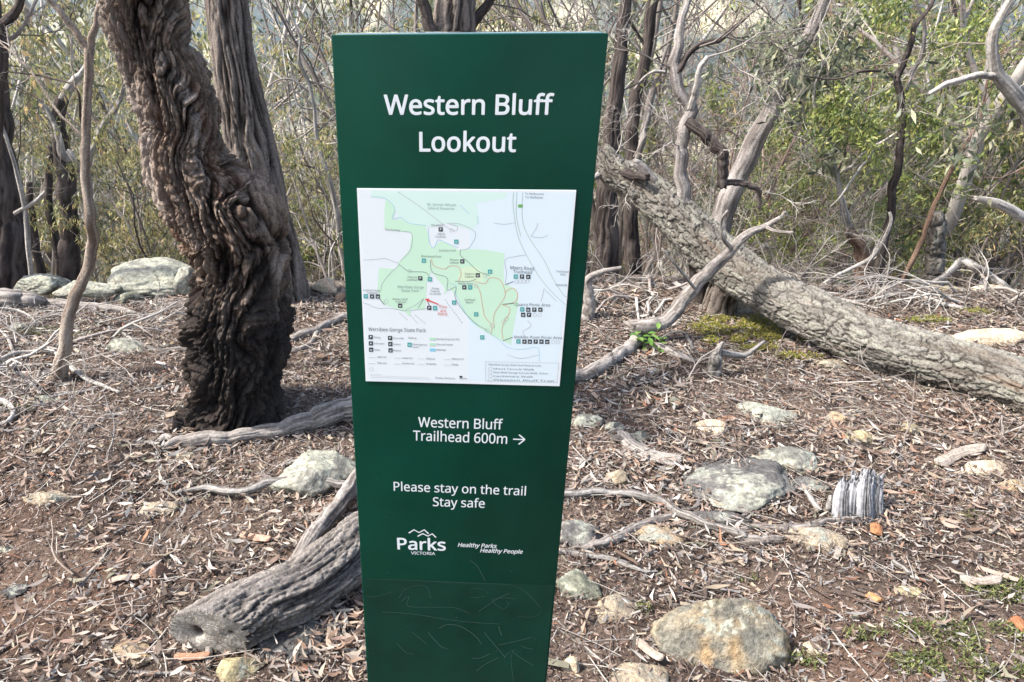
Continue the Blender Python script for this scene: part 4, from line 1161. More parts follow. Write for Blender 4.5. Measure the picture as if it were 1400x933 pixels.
R_ = [
 ("big pale lichen covered rock under the fallen grey branch, left of the sign", 368, 487, 607, 690, 'lichen', 4, 5, .85),
 ("small angular orange sandstone rock at the lower left, in front of the cut log", 142, 198, 878, 915, 'orange', 12, 4, .8),
 ("yellow lichen spotted rock just below the sawn end of the log", 293, 345, 895, 938, 'yellow', 13, 4, .8),
 ("small pale tan rock lying alone in the litter, left of the fallen grey branch", 187, 238, 684, 708, 'tan', 14, 4, None),
 ("flat tan stone slab sunk in the soil at far left", 28, 92, 668, 692, 'tan', 15, 4, None),
 ("small reddish brown stone standing between the slab and the cut log", 203, 228, 767, 799, 'red', 16, 4, None),
 ("dark grey stone at the left edge in the leaf litter", -4, 30, 798, 822, 'dark', 17, 4, None),
 ("flat dark blue grey rock beside the cut log, at the foot of the sign", 345, 436, 868, 910, 'dark', 18, 4, 1.0),
 ("small whitish stone at the left edge above the dark grey stone", -6, 14, 745, 757, 'lichen', 19, 3, None),
 ("wide grey green flat rock half buried beside the cream lichen block", 953, 1120, 632, 712, 'grey', 20, 5, .8),
 ("pale cream lichen crusted block on the far side of the flat grey rock", 1044, 1130, 604, 652, 'lichen', 21, 5, .7),
 ("low flat lichen stone between the cream block and the weathered wood chunk", 1086, 1138, 650, 674, 'grey', 22, 4, None),
 ("orange brown rounded rock under the crossing grey sticks", 872, 936, 717, 750, 'orange', 23, 4, None),
 ("pointed tan rock with lichen below the weathered wood chunk", 1092, 1167, 720, 756, 'tan', 24, 4, None),
 ("round grey lichen rock touching the right edge of the sign", 752, 826, 708, 752, 'grey', 25, 4, None),
 ("grey green lumpy rock right of the sign, below the grey sticks", 762, 819, 779, 821, 'green', 26, 4, None),
 ("blunt tan rock right of the grey green lumpy rock", 821, 882, 812, 856, 'tan', 27, 4, .9),
 ("little brown stone above the long crossing stick, near the sign", 831, 861, 638, 667, 'tan', 28, 4, None),
 ("largest orange and grey boulder with white streaks at the bottom right", 914, 1100, 810, 926, 'streak', 9, 5, .6),
 ("low grey slab partly hidden under the long crossing stick", 945, 1024, 695, 724, 'grey', 30, 4, None),
 ("yellow brown rock cut by the bottom edge of the picture", 842, 918, 908, 950, 'tan', 31, 4, None),
 ("small upright tan stone at the bottom beside the sign foot", 770, 792, 896, 923, 'cream', 32, 3, None),
 ("round lichen stone close to the sign, level with the trailhead lettering", 786, 828, 565, 588, 'lichen', 33, 4, None),
 ("smaller grey lichen stone just right of the round lichen stone", 829, 856, 574, 594, 'lichen', 34, 4, None),
 ("dull green flat stone behind the curled bark slab", 858, 893, 588, 606, 'green', 35, 3, None),
 ("cream and orange stone in the middle of the clearing", 957, 1001, 572, 594, 'cream', 36, 4, None),
 ("flat pale lichen slab behind the cream lichen block", 1033, 1108, 563, 590, 'lichen', 37, 4, 1.0),
 ("small tan stone right of the flat pale slab", 1134, 1168, 557, 580, 'orange', 38, 3, None),
 ("bright yellow angular stone below the fallen tree", 1163, 1199, 585, 609, 'yellow', 39, 4, None),
 ("tan pebble sized stone nearest the underside of the fallen tree trunk", 1239, 1266, 577, 596, 'yellow', 40, 3, None),
 ("flat pinkish stone at the right edge below the fallen tree", 1330, 1388, 626, 650, 'cream', 41, 3, None),
 ("flat pinkish stone cut by the right edge, lower of the two", 1372, 1412, 653, 674, 'orange', 42, 3, None),
 ("pale stone slab on the far side of the fallen tree at right", 1316, 1420, 450, 474, 'cream', 43, 4, None),
 ("rounded tan stone lying under the propped fallen tree", 1006, 1054, 398, 434, 'tan', 44, 4, None),
 ("small tan stone beside the moss in front of the fallen tree", 1116, 1164, 488, 507, 'tan', 45, 3, None),
 ("small cream stone on the far edge behind the fallen tree, right of the stump", 1276, 1322, 389, 404, 'yellow', 46, 3, None),
 ("pale boulder at the far right edge of the clearing", 1332, 1380, 385, 403, 'cream', 47, 3, None),
 ("broad lichen mound of rock, biggest behind the twisted gum", 134, 262, 344, 400, 'lichen', 48, 5, .8),
 ("rounded lichen boulder at the foot of the left edge trunk", 14, 78, 366, 402, 'lichen', 49, 5, .8),
 ("long low lichen boulder between the two rounded boulders at left", 72, 160, 380, 404, 'lichen', 50, 4, None),
 ("small dark green stone in front of the broad lichen mound", 146, 188, 392, 418, 'green', 51, 4, None),
 ("pale lichen stone on the slope behind the short grey stick", 142, 196, 456, 483, 'lichen', 52, 4, None),
 ("lichen stone under the dead white branches at left", 42, 82, 538, 554, 'lichen', 53, 3, None),
 ("pale boulder between the dark trunk and the sign", 424, 458, 374, 402, 'cream', 54, 4, None),
 ("low lichen boulder behind the right side of the twisted gum", 236, 275, 360, 398, 'lichen', 55, 4, None),
 ("small lichen stone beside the fallen dark log at far left", 10, 34, 438, 455, 'lichen', 56, 3, None),
 ("flat brown stone in the soil below the grey log, left of the sign", 236, 266, 616, 632, 'tan', 57, 3, None),
 ("small tan stone next to the red bark flake at the bottom right", 1104, 1126, 879, 897, 'cream', 58, 3, None),
 ("tan flat stone below the pointed tan rock, far right middle", 1232, 1266, 800, 818, 'yellow', 59, 3, None),
 ("pinkish stone in the litter right of the fallen tree stub moss", 978, 1010, 566, 578, 'red', 60, 3, None),
]
for (lab, x0, x1, y0, y1, st, sd_, lv, dp) in R_:
    rock(lab, x0, x1, y0, y1, st, sd_, level=lv, depth=dp, Y=(4.12 + (405 - y1) * .02) if y1 < 406 else None)

def pebbles():
    rng = np.random.default_rng(8)
    protos = []
    for i in range(8):
        D, F = ico(2)
        PN = rng.normal(size=(9, 3)); PN /= np.linalg.norm(PN, axis=1)[:, None]
        r = np.clip(np.min(rng.uniform(.6, 1, 9)[None] / np.maximum(D @ PN.T, .05), 1), .4, 1.2)
        V = D * r[:, None] * np.array([1, .8, .6])
        col = [[.42, .33, .24], [.36, .25, .18], [.48, .42, .33], [.25, .22, .19], [.40, .30, .17], [.33, .33, .26], [.45, .36, .27], [.28, .19, .14]][i]
        me = new_mesh("pebble", V, F, np.array(col) * (1 + .2 * rng.normal(size=(len(V), 1))), smooth=False)
        me.materials.append(M_rock); protos.append(me)
    n = 170
    X, Y = scatter(rng, n, 1.1, 4.6, 1.0)
    for i in range(n):
        s = float(np.clip(rng.lognormal(math.log(.011), .4), .006, .03)) * (.8 + .12 * Y[i])
        o = put("pebble", protos[i % 8], None, None, (X[i], Y[i], float(HT(X[i], Y[i])) + s * .45 + .006))
        o.scale = (s, s, s); o.rotation_euler = (rng.normal(0, .3), rng.normal(0, .3), rng.uniform(0, 6.28))
        tag(o, "small loose pebble scattered in the leaf litter", "pebble", "small pebbles in the leaf litter")
pebbles()

# ------------------------------------------------------------------ logs and sticks
# the sawn log at the foot of the sign
def sawn_log():
    Q, R = path_pts([(290, 862, 84), (345, 832, 84), (425, 795, 82), (495, 742, 80), (560, 700, 74), (620, 664, 60)], None, .9)
    org = Q.mean(0); org[2] = float(HT(org[0], org[1]))
    t = empty("sawn_log", org, "short furrowed grey log with a sawn knotty end, lower left of the sign", "log")
    ax = Q[1] - Q[0]; ax /= np.linalg.norm(ax)
    V, F, info = sweep(Q, R, 160, 300, disp_for("log", 2.0), (False, True))
    C = bark_cols("log", info, V, 2)
    nu = 160
    sd0 = np.cross(ax, [0, 0, 1]); sd0 /= np.linalg.norm(sd0)
    nn_ = info['n']
    off = (V[:nn_] - Q[0]) @ sd0
    V[:nn_] += ax[None] * (1.0 * off * np.exp(-(info['S'] / .11) ** 1.5))[:, None]
    put("bark", new_mesh("bark", V - org, F, C), M_bark, t)
    # sawn face, set a little inside the bark, two cuts meeting in a corner
    ring = V[:nu]; c0 = ring.mean(0)
    Vs, Cs, Fs = [], [], []
    K1 = c0 + (ring[np.argmin(ring[:, 0])] - c0) * .42; K2 = c0 + (ring[np.argmax(ring[:, 0])] - c0) * .45
    side = np.cross(ax, [0, 0, 1]); side /= np.linalg.norm(side)
    nr = 26
    th = np.linspace(0, 2 * np.pi, nu, endpoint=False)
    for k in range(nr + 1):
        f = k / nr
        p = c0 + (ring - c0) * f * 0.985
        u = (p - c0) @ side
        rr = np.abs(R[0])
        bevel = np.maximum(0, u - 0.45 * rr) * 0.5            # second cut slopes back
        ringn = 0.0012 * np.sin(f * 70 + 2 * perlin(np.cos(th) * 2, np.sin(th) * 2, 0 * th + f * 3))
        knot1 = np.exp(-(((p - K1) ** 2).sum(1)) / (0.30 * rr) ** 2)
        knot2 = np.exp(-(((p - K2) ** 2).sum(1)) / (0.13 * rr) ** 2)
        q = p + ax[None] * (bevel + ringn + knot1 * .030 + knot2 * .014)[:, None]
        Vs.append(q)
        c = mix([.24, .215, .185], [.48, .45, .40], sstep(-.6, .7, np.sin(f * 70 + 2 * perlin(np.cos(th) * 2, np.sin(th) * 2, 0 * th + f * 3)) + fbm(q[:, 0] * 40, q[:, 1] * 40, q[:, 2] * 40, 2)))
        c = mix(c, [.05, .04, .035], np.clip(sstep(.45, .8, knot1) + sstep(.5, .9, knot2), 0, 1))
        c = mix(c, [.16, .14, .12], sstep(.1, .5, fbm(q[:, 0] * 18, q[:, 1] * 18, q[:, 2] * 18 + 4, 3)) * .6)
        Cs.append(c)
    i = np.arange(nr)[:, None] * nu; j = np.arange(nu)[None]; j2 = (j + 1) % nu
    Fs = np.stack([i + j2, i + j, i + nu + j, i + nu + j2], -1).reshape(-1, 4)
    put("sawn_face", new_mesh("sawn_face", np.concatenate(Vs) - org, Fs, np.concatenate(Cs)), M_dead, t)
    q, r = path_pts([(292, 868, 14), (290, 885, 12), (289, 902, 8)], None, 1.2)
    q[:, 1] -= .03
    me, _, _ = wood_mesh("splinter", q, r * .8, "smooth", 12, 18, org); put("splinter", me, M_dead, t)
sawn_log()
lying("grey_limb", "smooth grey limb rising from the sawn log up to the edge of the sign", "dead branch", [(405, 775, 22), (432, 738, 25), (462, 700, 25), (492, 660, 23), (520, 628, 20)], "smooth", nu=40, nv=90, seed=3, lift=1.8)
lying("fallen_branch", "long pale branch lying across the lichen rock to the left edge of the sign", "dead branch",
      [(222, 678, 4), (255, 674, 6), (286, 671, 11), (312, 677, 12), (339, 676, 12), (358, 669, 14), (378, 664, 14), (421, 663, 14), (455, 666, 14), (492, 670, 15), (530, 672, 14)], "dead", nu=20, nv=120, lift=2.2,
      twigs=[[(400, 662, 6), (414, 648, 6), (439, 637, 6), (465, 640, 5), (490, 648, 5)]])
lying("grey_log", "long twisted grey log lying across the foot of the charred trunk", "log",
      [(226, 613, 10), (240, 606, 17), (268, 601, 21), (310, 599, 20), (357, 592, 22), (411, 579, 26), (450, 566, 32), (482, 557, 36), (530, 545, 36), (600, 520, 34)], "smooth", nu=60, nv=200, seed=5, lift=1.0,
      twigs=[[(240, 604, 9), (228, 598, 11), (218, 604, 9)], [(330, 590, 4), (318, 575, 4), (305, 563, 4), (303, 552, 3), (325, 545, 3), (331, 530, 2), (330, 521, 2)], [(335, 590, 3), (338, 560, 3), (348, 545, 2), (354, 533, 2)],
             [(318, 588, 4), (300, 575, 4), (291, 582, 3)], [(320, 592, 4), (328, 615, 3), (334, 640, 2)], [(322, 592, 3), (336, 606, 3), (350, 618, 2)], [(352, 595, 3), (380, 590, 2), (408, 596, 2)]])
lying("fallen_branch", "smooth grey branch behind the charred trunk, running to the left edge of the sign", "dead branch", [(398, 464, 10), (415, 457, 13), (436, 450, 13), (455, 440, 13), (478, 432, 13), (520, 420, 12)], "smooth", nu=18, nv=60,
      twigs=[[(436, 450, 8), (425, 470, 7), (408, 478, 8), (392, 481, 7)]])
lying("short_grey_branch", "short grey branch on the slope just left of the charred trunk", "dead branch", [(150, 447, 3), (163, 451, 5), (180, 464, 8), (200, 475, 9), (221, 481, 10), (240, 478, 9), (258, 478, 9)], "dead", nu=16, nv=70)
lying("fallen_log", "dark fallen log crossing behind the forked sapling at the left edge", "log", [(-60, 405, 30), (0, 410, 30), (30, 411, 28), (52, 413, 22), (60, 414, 14), (90, 416, 13), (154, 422, 11), (175, 426, 7), (194, 431, 4)], "smooth", nu=40, nv=120, lift=.9)
lying("white_branch", "long bleached branch curving in from the left edge past the foot of the sapling", "dead branch",
      [(-30, 510, 9), (0, 497, 9), (21, 487, 8), (45, 484, 7), (71, 483, 7), (85, 492, 7), (98, 505, 8), (118, 520, 8), (140, 530, 7), (165, 539, 5)], "white", nu=14, nv=90, lift=2.0,
      twigs=[[(21, 487, 5), (12, 465, 4), (0, 452, 3)], [(45, 484, 4), (60, 476, 4), (80, 480, 4)], [(71, 500, 4), (40, 502, 5), (0, 508, 5)]])
lying("white_branch", "bleached stick lying below the foot of the forked sapling", "dead branch", [(40, 556, 5), (61, 548, 7), (80, 542, 9), (105, 537, 9), (120, 534, 8), (134, 529, 6)], "white", nu=14, nv=50)
lying("forked_stick", "pale forked stick in the litter left of the charred trunk", "stick", [(121, 589, 6), (133, 578, 7), (145, 570, 8), (172, 566, 8), (195, 562, 6), (210, 556, 4), (220, 548, 3)], "dead", nu=14, nv=60, twigs=[[(150, 572, 5), (140, 566, 5), (130, 566, 3)]])
lying("curled_branch", "curled bleached branch end at the left edge of the picture", "dead branch", [(-30, 560, 12), (-5, 551, 11), (10, 553, 11), (19, 562, 10), (18, 573, 9), (8, 580, 8), (-8, 584, 8)], "white", nu=16, nv=60, lift=1.6)
lying("white_branch", "thin white twig arching above the fallen dark log at far left", "dead branch", [(-10, 432, 6), (5, 427, 5), (25, 428, 4), (42, 436, 4), (54, 448, 3)], "white", nu=10, nv=40, lift=3)
lying("short_stick", "short grey stick between the pale forked stick and the charred trunk", "stick", [(184, 538, 5), (200, 533, 6), (215, 531, 6), (238, 526, 5)], "dead", nu=12, nv=30, twigs=[[(178, 528, 4), (181, 516, 5), (182, 510, 4)]])
lying("dark_stick", "dark flat stick of bark lying in the soil at left, tapering at both ends", "stick", [(92, 823, 5), (108, 803, 8), (125, 783, 8), (140, 765, 6), (152, 750, 3)], "dead", nu=12, nv=40, lift=.5)
lying("thin_stick", "thin brown stick at the bottom edge below the orange rock", "stick", [(130, 914, 4), (175, 918, 5), (210, 920, 6), (255, 921, 6), (290, 930, 5)], "dead", nu=10, nv=40)
lying("thin_stick", "thin brown stick left of the lichen rock, in line with the grey log", "stick", [(185, 640, 3), (205, 630, 4), (230, 620, 4), (262, 616, 4)], "tan", nu=10, nv=40)
lying("pale_stick", "pale cream peeled stick beside the foot of the sign at lower left", "stick", [(358, 897, 5), (375, 900, 6), (390, 905, 5)], "white", nu=10, nv=24)

lying("root_limb", "knobbly grey root limb running from the sign edge up to the green sprig", "dead branch", [(740, 530, 26), (775, 517, 24), (800, 512, 22), (822, 500, 20), (842, 487, 20), (860, 475, 18), (872, 462, 20), (880, 452, 20)], "smooth", nu=30, nv=90, seed=9, lift=.8,
      twigs=[[(800, 512, 12), (815, 512, 9), (830, 515, 6)]])
lying("old_root", "old grey root stub standing beside the right edge of the sign", "dead branch", [(800, 440, 26), (804, 425, 22), (806, 405, 17), (803, 385, 12), (812, 376, 10), (830, 370, 7), (850, 366, 5)], "smooth", Y=3.75, nu=20, nv=50)
lying("dark_stick", "dark bowed stick leading from the green sprig to the upright stub", "stick", [(892, 473, 9), (905, 477, 10), (922, 484, 11), (936, 490, 10), (948, 496, 7)], "smooth", nu=16, nv=40, lift=1.3)
lying("upright_stub", "short upright grey stub with a side twig in front of the moss", "stub", [(975, 512, 22, 3.05), (978, 500, 20, 3.05), (979, 487, 17, 3.05), (984, 475, 10, 3.05), (988, 468, 5, 3.05)], "dead", nu=18, nv=40,
      twigs=[[(985, 482, 9, 3.06), (1003, 485, 9, 3.08), (1018, 486, 8, 3.1), (1030, 478, 6, 3.12), (1046, 466, 4, 3.15)]])
lying("thin_stick", "thin pale twig curving up behind the green sprig", "stick", [(905, 462, 3, 3.2), (918, 455, 3, 3.2), (935, 455, 3, 3.2), (942, 465, 4, 3.2), (948, 478, 4, 3.15)], "dead", nu=8, nv=40)

lying("long_stick", "long pale stick crossing in front of the flat grey rock from the sign edge", "stick",
      [(720, 674, 11), (768, 677, 11), (800, 675, 12), (834, 675, 12), (870, 679, 13), (900, 687, 13), (928, 703, 12), (948, 712, 13), (966, 720, 13), (995, 727, 13), (1018, 734, 12)], "dead", nu=20, nv=120, lift=1.6)
lying("dark_grey_stick", "thick dark grey stick crossing under the long pale stick", "stick", [(796, 751, 10), (815, 744, 14), (840, 735, 15), (865, 723, 14), (890, 713, 13), (926, 704, 11)], "smooth", nu=24, nv=70, lift=.8)
lying("short_stick", "stubby brown stick end lying in line with the long pale stick", "stick", [(1016, 736, 13), (1030, 739, 15), (1048, 738, 13), (1068, 737, 10)], "smooth", nu=16, nv=30)
lying("crooked_stick", "crooked grey stick running right to the weathered wood chunk", "stick", [(1008, 727, 8), (1030, 720, 9), (1055, 721, 10), (1080, 722, 11), (1105, 719, 11), (1125, 712, 11), (1150, 711, 10), (1178, 713, 9)], "smooth", nu=16, nv=80)
lying("pale_stick", "pale peeled stick slanting down from the sign below the round grey rock", "stick", [(720, 748, 9), (768, 754, 10), (800, 758, 9), (834, 764, 9), (865, 775, 8), (902, 788, 5)], "dead", nu=14, nv=70)
lying("pale_stick", "short white stick pointing at the wood chunk across the flat rock", "stick", [(1097, 664, 8), (1103, 676, 9), (1112, 690, 10), (1120, 698, 9)], "white", nu=12, nv=24, lift=1.3)
lying("pale_stick", "tiny white upright stick end left of the wood chunk", "stick", [(1130, 698, 9), (1132, 690, 9), (1134, 680, 7)], "white", nu=12, nv=20, lift=1.5)
lying("pale_stick", "pale forked stick in the litter at middle right below the wood chunk", "stick", [(1219, 757, 4), (1222, 768, 8), (1236, 778, 8), (1250, 790, 7), (1275, 795, 3)], "dead", nu=12, nv=40)
lying("thin_stick", "thin curved twig at the bottom right corner area, grey and cracked", "stick", [(1318, 860, 5), (1340, 873, 6), (1358, 888, 5), (1367, 905, 4), (1370, 916, 3)], "dead", nu=10, nv=40)
lying("thin_stick", "thin white twig sloping from the sign down to the bottom edge", "stick", [(752, 838, 4), (772, 858, 4), (795, 880, 4), (825, 905, 4), (860, 930, 4)], "white", nu=8, nv=50)
lying("thin_stick", "second thin white twig just above, near the foot of the sign", "stick", [(752, 852, 3), (780, 872, 3), (806, 893, 3), (835, 912, 3)], "white", nu=8, nv=50)
lying("thin_stick", "long thin dark twig in the litter right of the sign, level with the lettering", "stick", [(790, 560, 3), (830, 562, 4), (870, 560, 4), (905, 553, 3)], "tan", nu=8, nv=40)
lying("grey_stick", "forked grey stick beside the small tan stone at bottom right", "stick", [(1102, 880, 5), (1115, 874, 6), (1128, 868, 5), (1140, 862, 4)], "dead", nu=10, nv=30, twigs=[[(1128, 868, 4), (1133, 880, 4), (1130, 893, 3)]])
lying("thin_stick", "thin stick lying from the big streaked boulder towards the upper left", "stick", [(915, 770, 4), (940, 776, 4), (975, 784, 4), (1010, 792, 3)], "tan", nu=8, nv=30)

def slab(name, label, cat, pts, width, thick, style, seed, up0=0.0, parts=1):
    """weathered slab of bark or wood: a ribbon with grain and thickness"""
    rng = np.random.default_rng(seed)
    Q = np.array(pts); 
    A = catmull(Q, 44)
    T = np.gradient(A, axis=0); T /= np.linalg.norm(T, axis=1)[:, None]
    S = np.cross(T, [0, 0, 1.0]); S /= np.linalg.norm(S, axis=1)[:, None]
    N = np.cross(S, T)
    nu = 26
    u = np.linspace(-1, 1, nu)
    s = np.linspace(0, 1, 44)
    U, SS = np.meshgrid(u, s)
    prof = np.clip(np.minimum(SS / .08, (1 - SS) / .12), 0, 1) ** .5 * (1 + .15 * perlin(SS * 6 + seed, U * 0, U * 0))
    g = ridged(U * 6 + seed, SS * 1.2, 0 * U + seed, 2) - .5
    h = thick * (.5 + .9 * g) + width * .22 * (1 - U ** 2)
    endn = 0.12 * width * perlin(U * 7 + seed, 0 * U, SS * 3)
    top = A[:, None] + S[:, None] * (U * width / 2 * prof)[..., None] + N[:, None] * h[..., None] + T[:, None] * endn[..., None]
    bot = top - N[:, None] * (thick * .8 * (1 + 0 * h))[..., None]
    V = np.concatenate([top.reshape(-1, 3), bot.reshape(-1, 3)])
    n = 44 * nu
    i = np.arange(43)[:, None] * nu; j = np.arange(nu - 1)[None]
    f = np.stack([i + j, i + j + 1, i + nu + j + 1, i + nu + j], -1).reshape(-1, 4)
    F = [f, f[:, ::-1] + n]
    e1 = np.arange(43) * nu; e2 = e1 + nu - 1
    F.append(np.stack([e1, e1 + nu, e1 + nu + n, e1 + n], -1)); F.append(np.stack([e2, e2 + n, e2 + nu + n, e2 + nu], -1))
    e3 = np.arange(nu - 1); e4 = e3 + 43 * nu
    F.append(np.stack([e3, e3 + n, e3 + 1 + n, e3 + 1], -1)); F.append(np.stack([e4, e4 + 1, e4 + 1 + n, e4 + n], -1))
    c = mix(style[0], style[1], sstep(-.5, .5, g)).reshape(-1, 3)
    C = np.concatenate([c, c * .8])
    org = A.mean(0); org[2] = float(HT(org[0], org[1]))
    return V - org, F, C, org

def chunk():
    b = base_of(1172, 712)
    o = empty("weathered_stump_piece", b, "upright weathered silver blue chunk of split wood at centre right of the clearing", "wood chunk")
    Yb = float(b[1])
    for (x0, x1, yt, yb, sd_, dy) in ((1140, 1164, 660, 713, 3, .0), (1155, 1181, 655, 714, 5, .004), (1171, 1192, 646, 715, 8, -.004), (1184, 1206, 653, 715, 11, .004)):
        cx = (x0 + x1) / 2
        q = np.array([P(cx + 1, yb, Yb + dy), P(cx, (yb + yt) / 2, Yb + .035 + dy), P(cx + 4, yt, Yb + .085 + dy)])
        q[0][2] -= .02
        w = W2R(x1 - x0, q[0])
        def dsp(c, s, S, R, TH):
            f = ridged(c * 3 + sd_, s * 3, S * 4, 2) - .5
            flat = -0.45 * np.abs(s) ** 2
            return R * (flat + .28 * f + .10 * perlin(c * 8, s * 8, S * 30))
        V, F, info = sweep(q, [w * 1.12, w * 1.0, w * .72], 70, 60, dsp)
        n = info['n']
        # ragged broken top
        k = sstep(.7, 1, info['S'] / info['S'].max())
        V[:n, 2] += k * .045 * perlin(V[:n, 0] * 110, V[:n, 1] * 110, V[:n, 2] * 0 + sd_)
        rel = info['d'] / (np.abs(info['d']).max() + 1e-6)
        C = np.zeros((len(V), 3)); C[:n] = mix([.10, .098, .10], [.34, .34, .355], sstep(-.8, .15, rel)); C[n:] = [.25, .25, .26]
        put("split_piece", new_mesh("split_piece", V - b, F, C), M_dead, o)
chunk()
g1 = [G(848, 597), G(862, 612), G(882, 623), G(905, 631), G(932, 634)]
for q in g1: q[2] += .012
V, F, C, org = slab("bark_slab", "", "", g1, .075, .006, ([.12, .105, .095], [.36, .33, .30]), 3)
tag(put("bark_slab", new_mesh("bark_slab", V, F, C), M_dead, None, org), "curled pale slab of grooved bark lying right of the sign in the clearing", "bark")
g1 = [G(832, 617), G(850, 622), G(872, 628)]
for q in g1: q[2] += .006
V, F, C, org = slab("bark_slab", "", "", g1, .03, .004, ([.2, .17, .15], [.45, .41, .37]), 4)
tag(put("bark_slab", new_mesh("bark_slab", V, F, C), M_dead, None, org), "narrow bark strip tucked under the curled pale slab", "bark")
BK = [("reddish bark flake standing below the wood chunk", [(1196, 722), (1196, 738)], .035, ([.25, .11, .05], [.38, .19, .10])),
      ("rust red bark flake at the right edge near the bottom", [(1386, 850), (1400, 872)], .035, ([.2, .08, .04], [.34, .15, .08])),
      ("orange brown bark flake next to the small tan stone, bottom right", [(1186, 818), (1202, 830)], .03, ([.3, .15, .07], [.45, .26, .13])),
      ("brown bark strip beside the yellow lichen rock at the bottom left", [(240, 903), (262, 906), (290, 905)], .022, ([.2, .11, .07], [.38, .22, .15])),
      ("broad pinkish bark strip in the litter right of the cut log, below the lichen rock", [(330, 735), (352, 742), (372, 746)], .03, ([.28, .17, .12], [.44, .29, .22])),
      ("pale pink bark curl at the far left middle, in the litter", [(150, 800), (170, 797), (195, 798)], .022, ([.30, .22, .17], [.46, .36, .29])),
      ("cream bark strip lying on the litter left of the big streaked boulder", [(870, 880), (884, 896), (905, 912)], .028, ([.25, .2, .16], [.40, .33, .27])),
      ("pale bark strip at the right edge under the fallen tree", [(1280, 640), (1310, 625), (1345, 618)], .05, ([.20, .165, .135], [.34, .30, .26])),
      ("pale bark strip in the lower right corner litter", [(1310, 795), (1335, 802), (1365, 800)], .03, ([.2, .165, .14], [.36, .31, .27]))]
for i, (lab, pp, w, st) in enumerate(BK):
    g1 = [G(*p) for p in pp]
    for k, q in enumerate(g1): q[2] += .014 + .006 * k
    V, F, C, org = slab("bark_flake", "", "", g1, w, .003, st, 20 + i)
    tag(put("bark_flake", new_mesh("bark_flake", V, F, C), M_dead, None, org), lab, "bark")

# ------------------------------------------------------------------ random twigs on the ground that one can pick apart
def loose_sticks():
    rng = np.random.default_rng(19)
    for i in range(46):
        X, Y = scatter(rng, 1, 1.4, 4.9, .95); X, Y = float(X[0]), float(Y[0])
        L = rng.uniform(.14, .42); a = rng.uniform(0, 6.28)
        t = np.linspace(-.5, .5, 5); bow = rng.normal(0, .18)
        x = X + L * (t * math.cos(a) - bow * t * t * math.sin(a)) + rng.normal(0, .006, 5); y = Y + L * (t * math.sin(a) + bow * t * t * math.cos(a)) + rng.normal(0, .006, 5)
        z = HT(x, y) + .018 + rng.uniform(0, .012)
        r = rng.uniform(.002, .0048)
        st = ['dead', 'tan', 'white', 'dead', 'smooth'][i % 5]
        org = np.array([X, Y, float(HT(X, Y))])
        me, _, _ = wood_mesh("loose_stick", np.stack([x, y, z], 1), np.linspace(1, .45, 5) * r, st, 7, 20, org)
        tag(put("loose_stick", me, MATS.get(st, M_bark), None, org), "thin loose dead stick lying among the leaf litter of the clearing", "stick", "thin dead sticks in the litter")
    # low tangles of dead twigs at the edges
    for (lab, px, py, Lg, n, cols, sd_) in (("white tangle of fine dead twigs on the ground at far left", 15, 470, .5, 9, TWW, 1), ("low tangle of grey dead twigs under the raised end of the fallen tree", 850, 395, .55, 12, TWW, 2),
                                   ("low mat of brown dead twigs at the far right edge of the clearing", 1385, 420, .6, 12, TWG, 3), ("fine white dead twigs sticking up beside the sign edge under the fallen tree", 800, 400, .4, 8, TWW, 4),
                                   ("loose pile of curled bark and twigs beneath the fallen tree at right", 1330, 600, .34, 12, TWG, 6), ("dead twiggy branch on the crest at right below the stump", 1200, 400, .5, 10, TWW, 7),
                                   ("low heap of fine grey twigs on the crest behind the fallen tree stubs", 1110, 395, .4, 8, TWG, 8), ("dry twiggy branchlet by the dark log at left", 60, 440, .3, 7, TWW, 9),
                                   ("coarse pale dead branches scattered at the left edge in front of the dark log", 15, 505, .75, 6, TWW, 17), ("coarse grey branch tangle between the sapling and the lichen stone on the slope", 130, 470, .6, 5, TWW, 18),
                                   ("coarse pale dead branchlets lying on the crest right of the old root stub", 880, 405, .7, 7, TWW, 20), ("coarse dead branchlets on the crest between the leaning trunk and the pale curved limb", 1090, 408, .7, 7, TWW, 21),
                                   ("coarse pale branchlets at the far right edge behind the fallen tree", 1340, 412, .8, 8, TWW, 22), ("long thin dead branchlets crossing the litter right of the round lichen stone", 880, 610, .45, 4, TWG, 23),
                                   ("spreading grey dead branchlets between the sapling foot and the pale forked stick", 100, 565, .45, 7, TWW, 10), ("grey dead branchlets in front of the long bleached branch at left", 30, 530, .5, 8, TWW, 11),
                                   ("dry grey branchlets lying right of the charred trunk", 440, 490, .3, 5, TWG, 12), ("dry branchlets among the litter between the sign edge and the upright stub", 900, 520, .35, 6, TWG, 13),
                                   ("brown dead branchlets below the fallen tree in the right middle", 1180, 540, .35, 7, TWG, 14), ("small heap of brown twigs in front of the flat tan slab at left", 120, 640, .25, 5, TWG, 15), ("scatter of grey twigs on the slope behind the short grey branch", 190, 440, .4, 7, TWW, 16)):
        r2 = np.random.default_rng(sd_)
        b = base_of(px, py)
        S = np.stack([b[0] + r2.normal(0, .12, n), b[1] + r2.normal(0, .08, n), np.full(n, b[2] + .01)], 1)
        D = np.stack([r2.normal(0, 1, n), r2.normal(0, .6, n), r2.uniform(.05, .5, n)], 1); D /= np.linalg.norm(D, axis=1)[:, None]
        bm, _ = spray(r2, S, D, Lg, .0100 if lab.startswith('coarse') else .004, 5, 3, b, cols, wander=.2, upb=-.06)
        tag(put("dead_twigs", bm, None, None, b), lab, "dead twigs")
loose_sticks()

